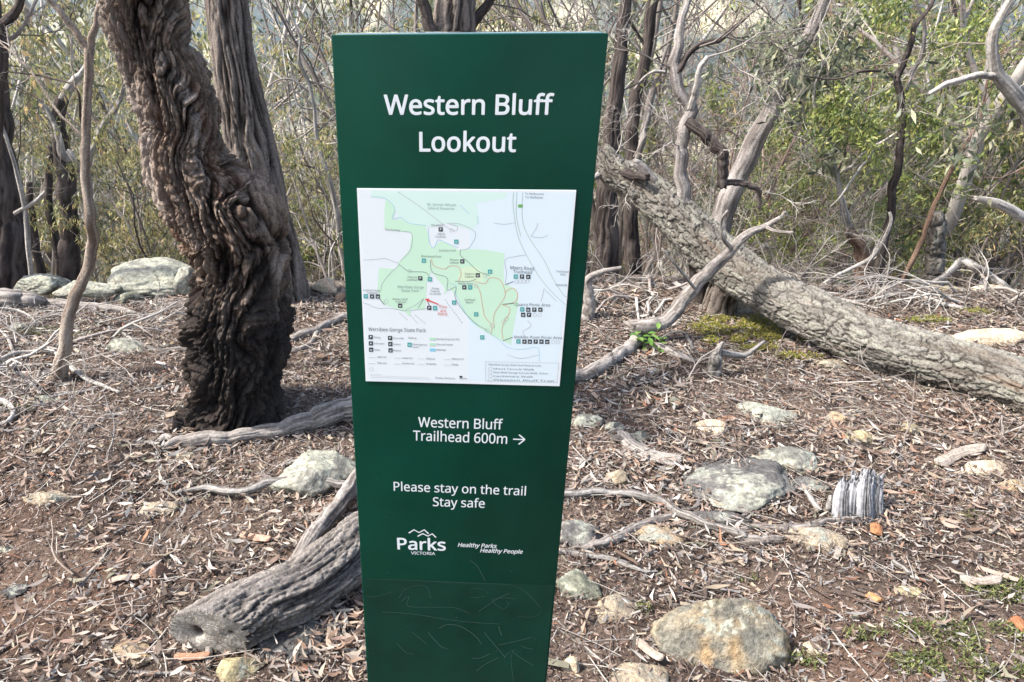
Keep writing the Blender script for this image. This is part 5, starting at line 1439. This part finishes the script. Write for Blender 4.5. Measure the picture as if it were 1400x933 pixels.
# green sprig
def sprig():
    b = base_of(885, 476)
    rng = np.random.default_rng(4)
    o = empty("green_seedling", b, "small seedling with broad green leaves at the foot of the dead limb", "plant")
    n = 7
    S = np.repeat(b[None], n, 0) + rng.normal(0, .012, (n, 3)) * [1, 1, 0]
    D = np.stack([rng.normal(0, .8, n), rng.normal(-.1, .5, n), np.full(n, 1.0)], 1); D /= np.linalg.norm(D, axis=1)[:, None]
    p, q = grow_level(rng, S, D, rng.uniform(.07, .13, n), np.full(n, .0016), 5, .15, 0, .6)
    V, F = batch_tubes(p, q, 5)
    put("stem", new_mesh("stem", V - b, F, np.full((len(V), 3), [.20, .17, .08])), M_twig, o)
    for i in range(24):
        k = i % n; s0 = p[k, 2 + (i // n) % 3]
        d = rng.normal(size=3) * [1, .7, .35] + [0, -.2, .25]; d /= np.linalg.norm(d)
        nn = np.cross(d, [0, 0, 1.]); nn /= np.linalg.norm(nn); upv = np.cross(nn, d)
        L, W = rng.uniform(.035, .06), rng.uniform(.010, .016)
        vs, cs = [], []
        for f, w in ((0, .05), (.25, .8), (.55, 1), (.8, .6), (1, .03)):
            c = s0 + d * L * f + upv * (-.25 * L * f * f)
            vs += [c - nn * W * w + upv * W * w * .35, c, c + nn * W * w + upv * W * w * .35]
        F = []
        for r_ in range(4):
            for q_ in range(2):
                a_ = r_ * 3 + q_; F.append([a_, a_ + 1, a_ + 4, a_ + 3])
        col = np.array([[.13, .27, .05], [.20, .33, .08], [.09, .2, .05]][i % 3])
        put("leaf", new_mesh("leaf", np.array(vs) - b, np.array(F), np.repeat(col[None], 15, 0)), M_leaf, o)
sprig()

# moss and green ground cover
MG = [[.23, .24, .04], [.33, .31, .06], [.12, .145, .035], [.30, .25, .07], [.15, .12, .06]]
moss_patch("moss", "yellow green moss cushions on the soil in front of the fallen tree stubs", [(1010, 452, 130, .55), (1075, 440, 90, .6), (1090, 492, 70, .3), (1060, 465, 60, .5), (990, 470, 60, .4), (1035, 480, 60, .3), (1100, 468, 50, .4)], 5200, MG, 2, .018)
moss_patch("ground_cover", "tiny bright green ground cover plants dotted through the litter at lower right", [(1375, 810, 110, .5), (1290, 870, 120, .5), (1390, 870, 80, .5), (1240, 850, 70, .5), (1180, 870, 60, .4), (1330, 910, 160, .4), (1250, 910, 90, .4), (1380, 925, 80, .3), (1330, 708, 40, .3), (1020, 795, 30, .6), (1100, 905, 60, .5), (880, 835, 20, .5)], 1900, [[.11, .135, .045], [.15, .17, .06], [.08, .10, .04], [.18, .18, .08]], 3, .012, "ground cover")
moss_patch("moss", "dull moss on the ground behind the fallen tree at right", [(1190, 450, 80, .3), (1270, 440, 70, .3), (1330, 430, 60, .3)], 3000, [[.20, .21, .05], [.27, .26, .07]], 5, .015)
moss_patch("moss", "green tinged moss on the soil by the dark log at left", [(60, 455, 90, .3), (20, 560, 60, .3), (120, 460, 60, .3)], 1600, [[.16, .18, .07], [.22, .22, .10]], 6, .01)
# ------------------------------------------------------------------ the sign
SX, SDZ, SW, SYAW = 0.0659358826, 0.0521985208, 0.349861710, -0.0741422507
S_TOP = CAM_H - SDZ
S_BASE = float(HT(SX, 1.0))
S_H = S_TOP - S_BASE
SU = np.array([math.cos(SYAW), math.sin(SYAW), 0.0]); SO = np.array([SX, 1.0, S_TOP])
SN = np.array([math.sin(SYAW), -math.cos(SYAW), 0.0])
def uv(px, py):
    d = ray(px, py); o = np.array([0, 0, CAM_H])
    t = np.dot(SO - o, SN) / np.dot(d, SN)
    q = o + d * t - SO
    return float(q @ SU), float(-q[2])

M_green = mat_plain("sign_green_paint", (0.0008, 0.038, 0.023), 0.25, 0.24, 9, 0.16, bump=.25)
M_film = mat_plain("anti_graffiti_film", (0.0022, 0.036, 0.023), 0.29, 0.32, 14, 0.2, bump=.4)
M_white = mat_plain("sign_white_print", (0.78, 0.82, 0.84), 0.45)
M_dust = mat_plain("dried_mud_splash", (0.16, 0.13, 0.10), 0.9)
M_map = mat_plain("map_paper", (0.80, 0.85, 0.87), 0.35, 0.5)
M_scratch = mat_plain("scratched_film", (0.045, 0.10, 0.08), 0.6)
M_edge = mat_plain("sign_edge_paint", (0.006, 0.06, 0.04), 0.25, 0.6)

M_cap = mat_plain("sign_cap_gloss", (0.006, 0.06, 0.04), 0.18, 1.0, coat=1.0)
sign = empty("trail_sign", (SX, 1.0, S_BASE), "tall dark green lookout sign with white lettering and a park map, standing in the middle", "sign", rz=SYAW)
def L3(u, v, off): return (u, -off, S_H - v)          # sign frame: x across, y back, z up

def box_part(name, x0, x1, y0, y1, z0, z1, mat, bev=.0015, seg=3):
    bm = bmesh.new(); bmesh.ops.create_cube(bm, size=1)
    for v in bm.verts:
        v.co = Vector(((x0 + x1) / 2 + v.co.x * (x1 - x0), (y0 + y1) / 2 + v.co.y * (y1 - y0), (z0 + z1) / 2 + v.co.z * (z1 - z0)))
    if bev: bmesh.ops.bevel(bm, geom=list(bm.edges), offset=bev, segments=seg, affect='EDGES', profile=.5)
    me = bpy.data.meshes.new(name); bm.to_mesh(me); bm.free()
    for p in me.polygons: p.use_smooth = True
    return put(name, me, mat, sign)
TH_ = 0.055
box_part("front_panel", -SW / 2, SW / 2, 0, .004, -.25, S_H, M_green, .0014)
box_part("back_panel", -SW / 2, SW / 2, TH_ - .004, TH_, -.25, S_H, M_green, .0014)
box_part("side_panel", -SW / 2 + .0006, -SW / 2 + .004, .0045, TH_ - .0045, -.25, S_H - .003, M_edge, .0006, 1)
box_part("side_panel", SW / 2 - .004, SW / 2 - .0006, .0045, TH_ - .0045, -.25, S_H - .003, M_edge, .0006, 1)
box_part("top_cap", -SW / 2 + .005, SW / 2 - .005, .0045, TH_ - .0045, S_H - .006, S_H + .0006, M_cap, .0012, 2)

def flat(name, polys, off, mat, parent, thick=0):
    if parent is not sign: off = .00122 + (off - .0012) * .15
    """polys: list of point lists in (u, v); tessellated faces at a given height over the panel"""
    vs, fs = [], []
    for pl in polys:
        n0 = len(vs)
        vs += [L3(u, v, off) for u, v in pl]
        tri = [(0, 1, 2), (0, 2, 3)] if len(pl) == 4 else tessellate_polygon([[Vector((u, v, 0)) for u, v in pl]])
        for t in tri:
            (ax_, ay_), (bx_, by_), (cx_, cy_) = [pl[k] for k in t]
            ccw = (bx_ - ax_) * (cy_ - ay_) - (by_ - ay_) * (cx_ - ax_)
            t = t if ccw < 0 else t[::-1]
            fs.append([n0 + k for k in t])
    o = put(name, new_mesh(name, np.array(vs), np.array(fs), None, False), mat, parent)
    if parent is not sign: o["kind"] = "stuff"
    return o

def ribbon(pts, w, smooth=True):
    """quads following a line in (u, v)"""
    P_ = np.array([(a, b, 0.0) for a, b in pts])
    if smooth and len(P_) > 2: P_ = catmull(P_, max(8, 6 * len(P_)))
    P_ = P_[:, :2]
    T = np.gradient(P_, axis=0); T /= np.linalg.norm(T, axis=1)[:, None] + 1e-12
    N = np.stack([-T[:, 1], T[:, 0]], 1) * (w / 2 if np.isscalar(w) else np.array(w)[:, None] / 2)
    A, B = P_ + N, P_ - N
    return [[tuple(A[i]), tuple(A[i + 1]), tuple(B[i + 1]), tuple(B[i])] for i in range(len(P_) - 1)]

FONT = None
try:
    import os
    FONT = bpy.data.fonts.load(os.path.join(bpy.utils.resource_path('LOCAL'), 'datafiles', 'fonts', 'NotoSansHebrew-Regular.woff2'))
except Exception:
    FONT = None
def text_mesh(s, shear=0.0):
    cu = bpy.data.curves.new("t", 'FONT'); cu.body = s; cu.size = 1.0; cu.shear = shear
    if FONT: cu.font = FONT
    cu.resolution_u = 2 if len(s) > 14 and s != 'Please stay on the trail' else 4; cu.fill_mode = 'FRONT'
    ob = bpy.data.objects.new("t", cu); COL.objects.link(ob)
    bpy.context.view_layer.update()
    me = bpy.data.meshes.new_from_object(ob.evaluated_get(bpy.context.evaluated_depsgraph_get()))
    bpy.data.objects.remove(ob); bpy.data.curves.remove(cu)
    return me
_h = text_mesh("H"); CAPH = max(v.co.y for v in _h.vertices)

def lettering(name, items, off, mat, parent, bold=0.0, shear=0.0, space=1.0):
    """items: (text, (px,py) baseline left, (px,py) baseline right, cap height px)  in photo pixels on the sign face"""
    bmall = bmesh.new()
    if parent is not sign: off = .00122 + (off - .0012) * .15
    for it in items:
        s, a, b, ch = it[:4]
        bo = it[4] if len(it) > 4 else bold; sh = it[5] if len(it) > 5 else shear
        me = text_mesh(s, sh)
        co = np.array([v.co[:] for v in me.vertices])
        x0, x1 = co[:, 0].min(), co[:, 0].max()
        ua, ub = uv(*a), uv(*b)
        mid = ((a[0] + b[0]) / 2, (a[1] + b[1]) / 2)
        hu = abs(uv(mid[0], mid[1])[1] - uv(mid[0], mid[1] - ch)[1])
        dx, dy = ub[0] - ua[0], ub[1] - ua[1]
        L = math.hypot(dx, dy)
        e = bo * hu
        # heavier strokes: the outline laid over itself a hair apart
        for k, (ex, ey) in enumerate([(0, 0)] if e <= 0 else [(0, 0), (e, 0), (-e, 0), (0, e), (0, -e), (e * .7, e * .7), (-e * .7, e * .7), (e * .7, -e * .7), (-e * .7, -e * .7)]):
            n0 = len(bmall.verts)
            bmall.from_mesh(me)
            bmall.verts.ensure_lookup_table()
            for v in bmall.verts[n0:]:
                x = (v.co.x - x0) / (x1 - x0); y = v.co.y / CAPH * hu
                v.co = Vector(L3(ua[0] + dx * x + dy / L * y + ex, ua[1] + dy * x - dx / L * y + ey, off + k * .000015))
        bpy.data.meshes.remove(me)
    me = bpy.data.meshes.new(name); bmall.to_mesh(me); bmall.free()
    o = put(name, me, mat, parent)
    if parent is not sign: o["kind"] = "stuff"
    return o

for it in (("Western Bluff", (526, 156.6), (755.5, 156.6), 26.5, .03), ("Lookout", (574, 207), (704.5, 207.5), 26, .03)):
    lettering("title_lettering", [it], .00015, M_white, sign)
for it in (("Western Bluff", (572, 583.8), (687, 587.4), 13.4, .012), ("Trailhead 600m", (565, 602.2), (693, 607), 13.4, .012)):
    lettering("direction_lettering", [it], .00015, M_white, sign)
for it in (("Please stay on the trail", (538.5, 671), (718.5, 677.6), 12, .012), ("Stay safe", (592, 692), (662.5, 694.5), 12, .012)):
    lettering("notice_lettering", [it], .00015, M_white, sign)
def PX(l): return [uv(*p) for p in l]
arr = ribbon(PX([(701.5, 600.6), (717, 601.2)]), .0022, False) + ribbon(PX([(709.5, 594.5), (717.6, 601.2)]), .0022, False)
flat("direction_arrow", arr, .00015, M_white, sign)
flat("arrow_barb", ribbon(PX([(717.6, 601.0), (709, 607.8)]), .0022, False), .0002, M_white, sign)
logo = []
for pl in ([(559, 729.0), (566, 724.5), (573, 728.4), (580, 724.5), (586, 730)], [(571, 733.5), (578, 729.8), (585, 733.2), (591, 730.0), (596, 735)]):
    logo += ribbon(PX(pl), .0024, False)
flat("park_logo", logo, .00015, M_white, sign)
lettering("park_logo_lettering", [("Parks", (544, 751), (609, 752.8), 15.2, .03), ("VICTORIA", (562, 758.0), (595, 759.0), 3.8, .02)], .00015, M_white, sign)
lettering("slogan_lettering", [("Healthy Parks", (626, 747.6), (679, 749.4), 5.2, .03, .25), ("Healthy People", (656.5, 755.2), (714.5, 757.2), 5.2, .03, .25)], .00015, M_white, sign)

# film on the lower part, with scratches
l = uv(482.5 + 12.5, 791)[1]
bm_l, bm_r = uv(495, 790.5), uv(758, 800.5)
flat("lower_film", [[(-SW / 2 + .004, bm_l[1]), (SW / 2 - .004, bm_r[1]), (SW / 2 - .004, S_H + .05), (-SW / 2 + .004, S_H + .05)]], .00008, M_film, sign)
Z = lambda x, y: (480 + x * 300 / 1400, 760 + y * 300 / 1400)
SC = [([(110, 148), (400, 158), (700, 172), (1000, 185), (1080, 210), (1150, 265), (1205, 330)], 1.3), ([(100, 262), (170, 258), (260, 230)], 1.2), ([(305, 270), (340, 215), (420, 190), (480, 198), (500, 240), (510, 275)], 1.2),
      ([(320, 290), (370, 260), (360, 320), (480, 328), (640, 330), (700, 345), (755, 368)], 1.6), ([(200, 358), (400, 372), (600, 405), (780, 425), (950, 436)], 1.8), ([(760, 30), (800, 60), (830, 110), (855, 160)], 1.4),
      ([(815, 355), (880, 310), (950, 265), (1010, 240)], 1.8), ([(930, 320), (900, 280), (980, 270), (1050, 275)], 1.5), ([(930, 318), (970, 340), (1005, 310), (990, 290)], 1.3), ([(560, 465), (610, 440), (680, 445), (750, 480), (800, 520), (830, 560)], 2.4),
      ([(385, 485), (430, 520), (480, 560)], 1.8), ([(490, 490), (540, 545), (575, 580), (615, 595)], 2.4), ([(290, 555), (320, 590), (355, 620), (400, 630)], 2.0), ([(850, 490), (890, 540), (950, 610), (985, 650)], 2.2), ([(940, 450), (960, 510)], 2.6),
      ([(940, 570), (1040, 548), (1155, 520)], 2.2), ([(770, 655), (830, 650), (885, 625)], 2.6), ([(800, 735), (860, 690), (940, 650)], 2.2), ([(1030, 610), (1080, 650), (1160, 700)], 2.0), ([(1035, 600), (1020, 660), (1035, 800)], 1.2),
      ([(1085, 575), (1120, 590), (1160, 595)], 2.0), ([(1060, 385), (1120, 392), (1180, 385), (1210, 350)], 1.2), ([(760, 262), (800, 266), (850, 258)], 1.2), ([(760, 215), (810, 208), (855, 222)], 1.0), ([(975, 655), (1000, 620), (1045, 600)], 1.5)]
pol = []
for pts, w in SC: pol += ribbon([uv(*Z(*p)) for p in pts], w * .00048)
rs = np.random.default_rng(2)
for i in range(46):
    x, y = Z(rs.uniform(120, 1250), 807 * rs.random() ** .5); u, v = uv(x, y); r = rs.uniform(.0002, .0006)
    pol.append([(u - r, v - r), (u + r, v - r * .5), (u + r * .7, v + r), (u - r * .5, v + r)])
flat("scratch_marks", pol, .00020, M_scratch, sign)

pol = []
for i in range(150):
    v = S_H - abs(rs.normal(0, .30)) - .10; u = rs.uniform(-SW / 2 + .004, SW / 2 - .004)
    r = rs.uniform(.00025, .0008)
    n_ = 6; a0 = rs.uniform(0, 6)
    pol.append([(u + r * math.cos(a0 + 6.283 * k / n_) * rs.uniform(.5, 1.1), v + r * math.sin(a0 + 6.283 * k / n_) * rs.uniform(.6, 1.6)) for k in range(n_)])
for i in range(40):
    u = rs.uniform(-SW / 2 + .004, SW / 2 - .004); v = rs.uniform(.01, 1.2); r = rs.uniform(.0002, .0005)
    pol.append([(u - r, v), (u, v - r), (u + r, v), (u, v + r)])
o_ = flat("dust_specks", pol, .00024, M_dust, sign); o_["kind"] = "stuff"

# ---- map
ZM = lambda p: uv(480 + p[0] * .30534, 250 + p[1] * .30534)
MU0, MV0 = uv(488.3, 257.5); MU1, MV1 = uv(764, 527.8)
mu0, mu1, mv0, mv1 = -.15043, .15147, .19764, .50377
box_o = box_part("map_panel", mu0, mu1, -.0012, -.0001, S_H - mv1, S_H - mv0, M_map, .0002, 1)
MP = box_o
for p in MP.data.polygons: p.use_smooth = False
mcol = {}
def mc(rgb):
    if rgb not in mcol: mcol[rgb] = mat_plain("map_ink", rgb, .4)
    return mcol[rgb]
def area(name, pts, rgb, off): return flat(name, [[ZM(p) for p in pts]], off, mc(rgb), MP)
def line(name, lines, w, rgb, off):
    pol = []
    for pts in lines: pol += ribbon([ZM(p) for p in pts], w)
    return flat(name, pol, off, mc(rgb), MP)
area("pale_area", [(530, 40), (1000, 45), (950, 600), (915, 895), (525, 885)], (.74, .85, .90), .0014)
area("reserve_area", [(90, 35), (700, 42), (690, 70), (560, 90), (575, 170), (545, 215), (440, 180), (400, 185), (360, 200), (330, 190), (260, 185), (215, 165), (200, 110), (150, 70), (90, 65)], (.68, .86, .78), .0015)
area("park_area", [(155, 75), (190, 100), (200, 130), (185, 165), (225, 165), (260, 185), (330, 190), (345, 230), (350, 275), (365, 295), (400, 260), (440, 275), (480, 300), (520, 295), (600, 300), (688, 315), (682, 370), (685, 450), (740, 475), (750, 540), (735, 600), (715, 725), (690, 712), (640, 690), (560, 640), (500, 575), (480, 520), (440, 470), (425, 490), (415, 500), (420, 470), (360, 400), (340, 440), (330, 570), (270, 565), (262, 600), (245, 580), (140, 540), (118, 480), (125, 380), (200, 385), (210, 360), (262, 300), (272, 225), (150, 205), (150, 130)], (.60, .84, .64), .0016)
area("inner_area", [(500, 380), (560, 375), (600, 410), (590, 440), (555, 440), (480, 440), (488, 390)], (.70, .86, .60), .0017)
line("river_line", [[(90, 62), (150, 68), (195, 110), (185, 160), (225, 155), (260, 180), (335, 190)], [(345, 200), (350, 260), (370, 292), (390, 255), (430, 270), (480, 290)], [(440, 450), (470, 460), (470, 500), (500, 560), (540, 620), (600, 655), (660, 700), (700, 735), (760, 745), (830, 735), (842, 760), (843, 800)],
                    [(490, 100), (530, 140)], [(565, 150), (570, 185)]], .0007, (.33, .62, .78), .0019)
line("highway_line", [[(728, 40), (725, 90), (735, 180), (755, 260), (800, 350), (850, 430), (910, 500), (960, 545)], [(768, 42), (765, 110), (770, 180), (800, 250), (860, 340), (905, 430), (950, 500), (970, 515)], [(742, 40), (740, 150), (760, 240)]], .0008, (.42, .56, .48), .0020)
line("road_line", [[(55, 345), (110, 342), (150, 338), (190, 352), (215, 365), (180, 400), (140, 450), (135, 480)], [(210, 40), (300, 100), (360, 145), (405, 180), (440, 205), (470, 215), (475, 195), (440, 185)], [(430, 180), (490, 185), (555, 220), (545, 265), (520, 295), (490, 300)],
                   [(230, 215), (272, 228), (265, 300), (220, 350)], [(55, 535), (120, 560), (170, 560), (250, 572), (340, 560)], [(640, 180), (690, 185), (735, 178)], [(690, 450), (695, 400), (690, 345), (730, 330), (785, 322)], [(805, 240), (850, 245), (880, 235)], [(805, 240), (830, 200), (835, 180)],
                   [(790, 615), (805, 640), (770, 665), (780, 690)], [(240, 570), (290, 545), (325, 515)], [(215, 580), (255, 615)], [(265, 590), (300, 630)], [(285, 590), (335, 630)], [(700, 770), (760, 785), (840, 770)], [(865, 470), (850, 530)], [(870, 480), (920, 530)]], .0006, (.40, .42, .47), .0021)
line("dark_track_line", [[(215, 365), (260, 395), (330, 400), (355, 425)], [(355, 345), (365, 400), (430, 425), (430, 480), (470, 465), (465, 510), (500, 570), (560, 630), (610, 660)], [(490, 300), (490, 325), (520, 350), (570, 395), (620, 415)], [(465, 440), (530, 440), (560, 430)], [(300, 560), (325, 520)]], .0008, (.20, .26, .25), .0022)
line("walk_line", [[(360, 340), (370, 370), (420, 385), (440, 372), (480, 375), (492, 410), (480, 440)], [(550, 440), (600, 450), (620, 425), (660, 430), (680, 455)], [(550, 450), (575, 480), (590, 560), (600, 600), (630, 640), (625, 680)], [(680, 455), (690, 500), (670, 540), (640, 590), (640, 650)], [(675, 545), (710, 560), (705, 590), (685, 620), (675, 660), (680, 700)], [(690, 490), (720, 470), (745, 495), (735, 530), (690, 545)]], .0009, (.72, .42, .28), .0023)
def sq(x, y, s): return [(x - s, y - s), (x + s, y - s), (x + s, y + s), (x - s, y + s)]
DK, TL, GR = (.035, .04, .045), (.05, .38, .36), (.16, .42, .12)
darks = [(401, 208), (498, 351), (567, 413), (310, 427), (507, 467), (220, 549), (350, 559), (94, 508), (120, 508), (765, 419), (793, 420), (793, 567), (820, 567), (847, 567), (770, 590), (796, 590), (776, 710), (800, 710), (826, 710), (852, 710), (878, 711),
         (88, 690), (89, 718), (90, 746), (175, 694), (176, 721), (177, 749)]
teals = [(471, 263), (326, 348), (353, 431), (622, 397), (533, 467), (461, 535), (376, 560), (560, 588), (587, 691), (66, 507), (737, 419), (766, 566), (749, 709), (262, 724)]
flat("symbol", [[ZM(q) for q in sq(x, y, 9.5)] for x, y in darks], .0025, mc(DK), MP)
flat("symbol", [[ZM(q) for q in sq(x, y, 9.5)] for x, y in teals], .0025, mc(TL), MP)
flat("symbol", [[ZM(q) for q in [(748, 96), (768, 96), (768, 110), (748, 110)]]], .0025, mc(GR), MP)
flat("legend_swatch", [[ZM(q) for q in [(352, 741), (378, 741), (378, 753), (352, 753)]]], .0025, mc((.22, .62, .82)), MP)
flat("legend_swatch", [[ZM(q) for q in [(352, 692), (378, 692), (378, 704), (352, 704)]], [ZM(q) for q in [(352, 717), (378, 717), (378, 729), (352, 729)]]], .0025, mc((.50, .76, .56)), MP)
# white marks inside the squares
wp = []
for i, (x, y) in enumerate(darks):
    if i % 3 == 0: wp += [[ZM(q) for q in [(x - 3, y - 5), (x + 4, y - 5), (x + 4, y), (x - 1, y), (x - 1, y + 6), (x - 3, y + 6)]]]
    elif i % 3 == 1: wp += [[ZM(q) for q in [(x - 5, y + 5), (x - 2, y - 5), (x, y - 1), (x + 5, y - 5), (x + 2, y + 1), (x + 5, y + 5), (x, y + 2)]]]
    else: wp += [[ZM(q) for q in [(x - 6, y - 2), (x + 6, y - 2), (x + 6, y), (x - 6, y)]], [ZM(q) for q in [(x - 4, y + 2), (x + 4, y + 2), (x + 4, y + 5), (x - 4, y + 5)]]]
for x, y in teals: wp += [[ZM(q) for q in [(x - 5, y - 3), (x + 5, y - 3), (x + 5, y - 1), (x - 5, y - 1)]], [ZM(q) for q in [(x - 5, y + 2), (x + 5, y + 2), (x + 5, y + 4), (x - 5, y + 4)]]]
flat("symbol_mark", wp, .0027, mc((.66, .75, .78)), MP)
circ = []
for (x, y, r) in [(262, 395, 8), (158, 530, 9), (450, 212, 8), (600, 412, 10), (632, 640, 10), (610, 660, 9), (695, 608, 9), (683, 622, 9), (740, 441, 8), (757, 441, 8), (773, 441, 8), (789, 441, 8), (822, 591, 8), (845, 591, 8), (905, 712, 8), (925, 712, 8), (560, 462, 8), (623, 831, 8), (623, 847, 8), (623, 863, 8), (623, 880, 8), (92, 834, 8)]:
    circ += ribbon([ZM((x + r * math.cos(a), y + r * math.sin(a))) for a in np.linspace(0, 6.283, 15)], .00045, False)
flat("circle_marker", circ, .0026, mc((.45, .42, .45)), MP)
line("leader_line", [[(690, 455), (727, 441)], [(678, 543), (728, 538)], [(680, 706), (724, 690)], [(125, 515), (150, 545)], [(340, 525), (352, 552)]], .0009, (.05, .05, .06), .0026)
line("dashed_line", [[(420 + 8.2 * i, 522 + 11 * i), (424 + 8.2 * i, 528 + 11 * i)] for i in range(0, 10)], .0007, (.2, .2, .25), .0026)
line("legend_box_line", [[(602, 800), (602, 885)], [(602, 800), (930, 806)], [(930, 806), (922, 893)], [(602, 885), (922, 893)]], .00045, (.42, .42, .45), .0026)
flat("here_arrow", [[ZM(q) for q in [(330, 519), (350, 517), (349, 523), (392, 541), (390, 546), (347, 529), (344, 534)]]], .0027, mc((.75, .10, .09)), MP)
def mt(s, x0, y0, x1, y1, ch, bo=.0, sh=0.0):
    f = lambda x, y: (480 + x * .30534, 250 + y * .30534)
    return (s, f(x0, y0), f(x1, y1), ch * .30534, bo, sh)
lettering("map_lettering", [mt("You", 392, 560, 428, 561, 15), mt("are", 399, 578, 425, 579, 15), mt("here", 389, 592, 430, 594, 15)], .0027, mc((.70, .10, .09)), MP)
lettering("map_lettering", [mt("W. James Whyte", 340, 101, 470, 104, 11), mt("Island Reserve", 345, 118, 462, 121, 11), mt("Werribee Gorge", 207, 470, 325, 473, 12), mt("State Park", 225, 487, 305, 488, 12)], .0027, mc((.25, .36, .32)), MP)
lettering("map_lettering", [mt("Myers Road", 712, 386, 818, 391, 15), mt("Trailhead", 725, 404, 808, 407, 14), mt("Quarry Picnic Area", 732, 550, 890, 553, 13), mt("Meikles Point Picnic Area", 730, 695, 943, 699, 12), mt("Werribee Gorge State Park", 78, 662, 335, 668, 16)], .0027, mc((.10, .11, .13)), MP)
SM = [("The Scimitar", 152, 214, 222, 217), ("The Island", 358, 193, 412, 194), ("Island", 386, 232, 420, 233), ("Lookout", 378, 244, 424, 245), ("Junction Pool", 394, 306, 468, 307), ("Blackwood Pool", 315, 332, 402, 334), ("Western", 442, 348, 482, 349), ("Lookout", 442, 360, 482, 361), ("Eastern", 510, 411, 552, 412), ("Lookout", 510, 423, 552, 424),
      ("Falcons", 254, 425, 296, 426), ("Lookout", 250, 437, 296, 438), ("Needles Beach", 480, 454, 546, 455), ("Lionhead", 508, 526, 554, 527), ("Beach", 514, 538, 546, 539), ("Ironbark Gorge", 54, 484, 132, 486), ("Trailhead", 70, 496, 118, 497), ("Western Bluff", 186, 524, 254, 526), ("Trailhead", 198, 536, 246, 537), ("Private", 362, 476, 394, 477), ("Property", 356, 488, 398, 489), ("no access", 352, 500, 402, 501),
      ("To Melbourne", 778, 52, 862, 54), ("To Ballarat", 778, 68, 858, 70), ("Parking", 104, 695, 132, 696), ("Information", 104, 722, 150, 723), ("Toilets", 104, 750, 130, 751), ("Picnic table", 190, 698, 236, 699), ("Lookout", 190, 725, 222, 726), ("Barbecue", 190, 753, 224, 754), ("Walking", 256, 697, 292, 698), ("Emergency", 276, 726, 340, 728), ("marker", 276, 738, 304, 739),
      ("Werribee Gorge State Park", 382, 702, 486, 704), ("Other park reserve", 382, 726, 456, 728), ("Waterbody", 382, 750, 424, 751), ("Sealed road", 118, 782, 158, 783), ("Unsealed road", 228, 787, 274, 788), ("Walking track", 336, 790, 376, 791), ("Walking circuit", 450, 791, 504, 792), ("Minor road", 118, 809, 158, 810), ("Vehicle track", 228, 811, 284, 812), ("Management", 336, 813, 382, 814), ("Railway", 450, 816, 480, 817),
      ("Werribee Gorge State Park Natural trails", 614, 816, 850, 822), ("Short Circuit Walk", 636, 835, 820, 839), ("Werribee Gorge Circuit Walk 10 km", 636, 851, 880, 857), ("Centenary Walk", 636, 868, 815, 871), ("Western Bluff Trail", 636, 884, 905, 890), ("Parkland", 920, 400, 972, 402), ("Area", 935, 413, 960, 414), ("Pentland Hills", 915, 460, 966, 462), ("Parks Victoria", 378, 876, 465, 879), ("Victoria", 483, 878, 518, 879)]
lettering("map_lettering", [mt(*q, 9 if q[4] < 780 and q[2] < 660 else 8) for q in SM], .0027, mc((.14, .16, .18)), MP)
line("fine_print_line", [[(86, 862), (350, 872)], [(86, 869), (355, 879)], [(86, 856), (140, 858)]], .00035, (.40, .42, .46), .0026)
line("legend_line", [[(78, 781), (110, 782)], [(195, 784), (222, 785)], [(300, 787), (330, 788)], [(415, 789), (446, 790)], [(78, 808), (110, 809)], [(195, 810), (222, 811)], [(300, 812), (330, 813)], [(415, 815), (446, 816)]], .0005, (.35, .42, .42), .0026)
flat("state_logo", [[ZM(q) for q in [(483, 863), (500, 864), (492, 877)]]], .0026, mc(DK), MP)

# ------------------------------------------------------------------ trees standing behind the photographer, mirrored in the paint
# ------------------------------------------------------------------ valley haze
def haze():
    bm = bmesh.new(); bmesh.ops.create_cube(bm, size=1)
    x0, x1, y0, y1, z0, z1 = -760, 760, -60, 1180, -75, 75
    for v in bm.verts:
        v.co = Vector(((x0 + x1) / 2 + v.co.x * (x1 - x0), (y0 + y1) / 2 + v.co.y * (y1 - y0), (z0 + z1) / 2 + v.co.z * (z1 - z0)))
    me = bpy.data.meshes.new("haze"); bm.to_mesh(me); bm.free()
    mt = bpy.data.materials.new("haze"); mt.use_nodes = True
    nt = mt.node_tree; nt.nodes.clear()
    out = nt.nodes.new("ShaderNodeOutputMaterial"); pv = nt.nodes.new("ShaderNodeVolumePrincipled")
    pv.inputs["Color"].default_value = (.72, .83, 1.0, 1); pv.inputs["Density"].default_value = HAZE_D
    pv.inputs["Anisotropy"].default_value = .2
    nt.links.new(pv.outputs[0], out.inputs["Volume"])
    o = put("haze", me, mt); tag(o, "pale blue haze filling the valley air", kind="stuff")
HAZE_D = .0007
haze()
